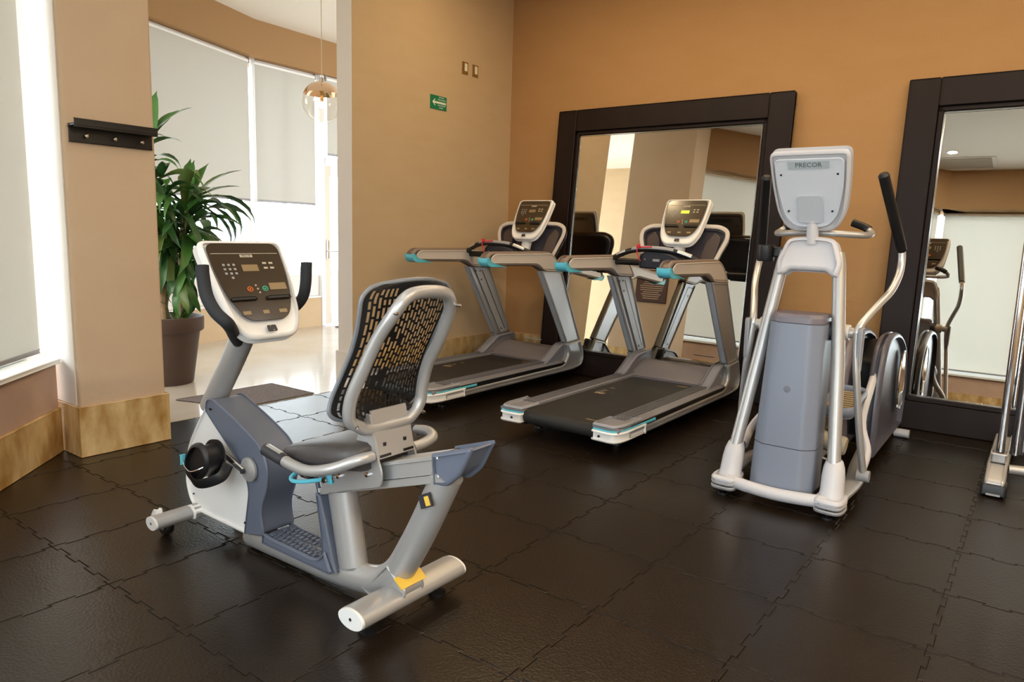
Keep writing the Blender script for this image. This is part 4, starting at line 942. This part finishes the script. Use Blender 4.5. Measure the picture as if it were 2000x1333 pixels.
        for k in range(9):
            y = pyc-.14+k*.033; B().box(cx+s_*.165-.06, cx+s_*.165+.06, y-.006, y+.006, .018, .0215).xf(Mt).done('pad_rib', mat('pedal_tan', (150, 132, 104), .6), pd)
    lever(1, 0.0, .0); lever(-1, .0, .10)
    # ramp with roller sleeve and strut
    B().prism(ease([(3.88, .12), (4.75, .34), (4.75, .40), (3.88, .22)], .02, 3, True), cx-.085, cx+.085, 'x', .01, 2).done('ramp', mat('ramp_bronze', (96, 82, 64), .35, metal=.3), t)
    for s_ in (-1, 1):
        B().tube([(cx+s_*.09, 4.07, .285), (cx+s_*.10, 4.07, .285), (cx+s_*.225, 4.07, .265), (cx+s_*.235, 4.07, .264)], [.048, .052, .052, .044], 18).done('roller_sleeve', mat('sleeve_tan', (168, 158, 138), .5), t)
        B().tube([(cx+s_*.05, 4.0, .285), (cx+s_*.092, 4.07, .285)], .050, 16).done('roller_hub', drk_m, t)
        B().tube([(cx+s_*.06, 3.99, .215), (cx+s_*.13, 4.0, .20), (cx+s_*.20, 4.02, .18)], .010, 10).done('lift_strut', chr_m, t)
    B().tube([(cx, 3.80, .09), (cx, 5.2, .09)], 1, 12, flat=(.035, .05), up=(0, 0, 1)).done('spine', sil_m, t)
    # rear drum: two lobes, centre hood, dark core
    lobe = [(4.66, .06), (4.63, .30), (4.665, .60), (4.75, .755), (4.90, .80), (5.15, .795), (5.38, .735), (5.57, .62), (5.67, .46), (5.695, .26), (5.63, .08)]
    lo_e = ease(lobe, [.02, .1, .1, .1, .1, .1, .1, .1, .1, .1, .03], 5, True)
    lm = mat('drum_grey', (88, 86, 96), .35)
    for s_ in (-1, 1):
        x0, x1 = cx+s_*.205, cx+s_*.285
        lb = B().prism(lo_e, min(x0, x1), max(x0, x1), 'x', .03, 5).done('drum_lobe', lm, t, 50)
        wn = [(5.40+.115*math.cos(a), .44+.20*math.sin(a)) for a in [2*math.pi*k/28 for k in range(28)]]
        xo = cx+s_*.2835
        B().tube([Vector((xo, a, b)) for a, b in wn], .008, 8, True).done('window_rim', chr_m, lb)
        B().prism(wn, min(xo, xo+s_*.004), max(xo, xo+s_*.004), 'x').done('drum_window', mat('smoked_window', (150, 156, 166), .08, metal=.5), lb)
        B().prism(ease([(5.31, .26), (5.49, .26), (5.46, .36), (5.34, .36)], .02, 3, True), xo-.002, xo+.010 if s_ > 0 else xo+.002, 'x', .003, 1).done('window_bezel', alu_m, lb)
        B().tube([(cx+s_*.25, 5.60, .034), (cx+s_*.345, 5.60, .034)], .030, 14).done('rear_foot', ell_m, t)
    hood = ease([(4.50, .40), (4.56, .62), (4.68, .76), (4.85, .815), (5.10, .82), (5.36, .76), (5.56, .64), (5.67, .46), (5.69, .25), (5.62, .08), (4.70, .08), (4.60, .30)], .09, 5, True)
    B().prism(hood, cx-.115, cx+.115, 'x', .04, 5).done('centre_hood', mat('hood_plum', (112, 104, 112), .36), t, 50)
    B().prism(ease([(4.95, .06), (4.95, .60), (5.2, .74), (5.5, .62), (5.62, .40), (5.60, .06)], .06, 4, True), cx-.21, cx+.21, 'x').done('drum_core', blk_m, t)
    # bottle holder on the left upright
    bh = B().lathe([(.001, 0), (.040, 0), (.046, .01), (.046, .085), (.040, .088), (.036, .012), (.001, .012)], (cx-.245, 3.98, 1.235), 'z', 20).done('bottle_holder', blk_m, t)
    B().box(cx-.21, cx-.14, 3.955, 3.99, 1.26, 1.315, .008).done('holder_arm', blk_m, bh)
elliptical()

# ------------------------------------------------------------------ cable rack at the right edge
def rack():
    t = thing('cable_machine', (.35, 4.9, 0), 'chrome guide-rod weight machine cut off by the right edge', 'weight machine')
    def side(x):
        ft = ease([(4.60, .03), (4.605, .085), (4.74, .160), (5.55, .155), (5.62, .10), (5.62, .03)], .03, 4, True)
        o = B().prism(ft, x-.052, x+.045, 'x', .014, 3).done('floor_foot', sil_m, t, 45)
        for y0, y1 in ((4.565, 4.70), (5.50, 5.64)):
            cp = B().prism(ease([(y0, .0), (y1, .0), (y1-.01, .075), (y0+.012, .075)], .012, 3, True), x-.064, x+.056, 'x', .012, 3).done('rubber_cap', blk_m, t, 45)
            if y0 < 5: B().box(x-.035, x+.03, y0-.0015, y0+.006, .012, .022).done('cap_stripe', mid_m, cp)
        B().tube([(x, 4.80, .15), (x, 4.80, 2.28)], .021, 18).done('guide_rod', chr_m, t)
        B().box(x-.045, x+.04, 4.755, 4.845, .150, .205, .008).done('rod_base', sil_m, o)
        pst = B().box(x+.035, x+.105, 5.02, 5.09, .15, 2.36, .006).done('holed_post', drk_m, t)
        for k in range(34): B().lathe([(.0005, -.0015), (.013, -.0015), (.013, .004)], (x+.07, 5.02, .30+k*.06), 'y', 12).done('pin_hole', chr_m, pst)
        B().tube([(x+.07, 4.93, .17), (x+.07, 4.93, 2.30)], .014, 12).done('rear_rod', chr_m, t)
        B().box(x-.04, x+.11, 4.76, 5.12, 2.28, 2.36, .01).done('top_bracket', sil_m, t)
        B().lathe([(.001, -.012), (.05, -.012), (.055, -.006), (.055, .006), (.05, .012), (.001, .012)], (x+.07, 4.98, .27), 'x', 20).done('pulley', mid_m, t)
    side(-.105); side(1.02)
    B().box(-.06, .98, 5.02, 5.10, 2.285, 2.355, .01).done('top_beam', sil_m, t)
    B().tube([(-.06, 4.92, .085), (.98, 5.20, .085)], .028, 12).done('base_tube', sil_m, t)
    B().box(-.06, .98, 5.40, 5.48, .08, .15, .01).done('base_beam', sil_m, t)
rack()
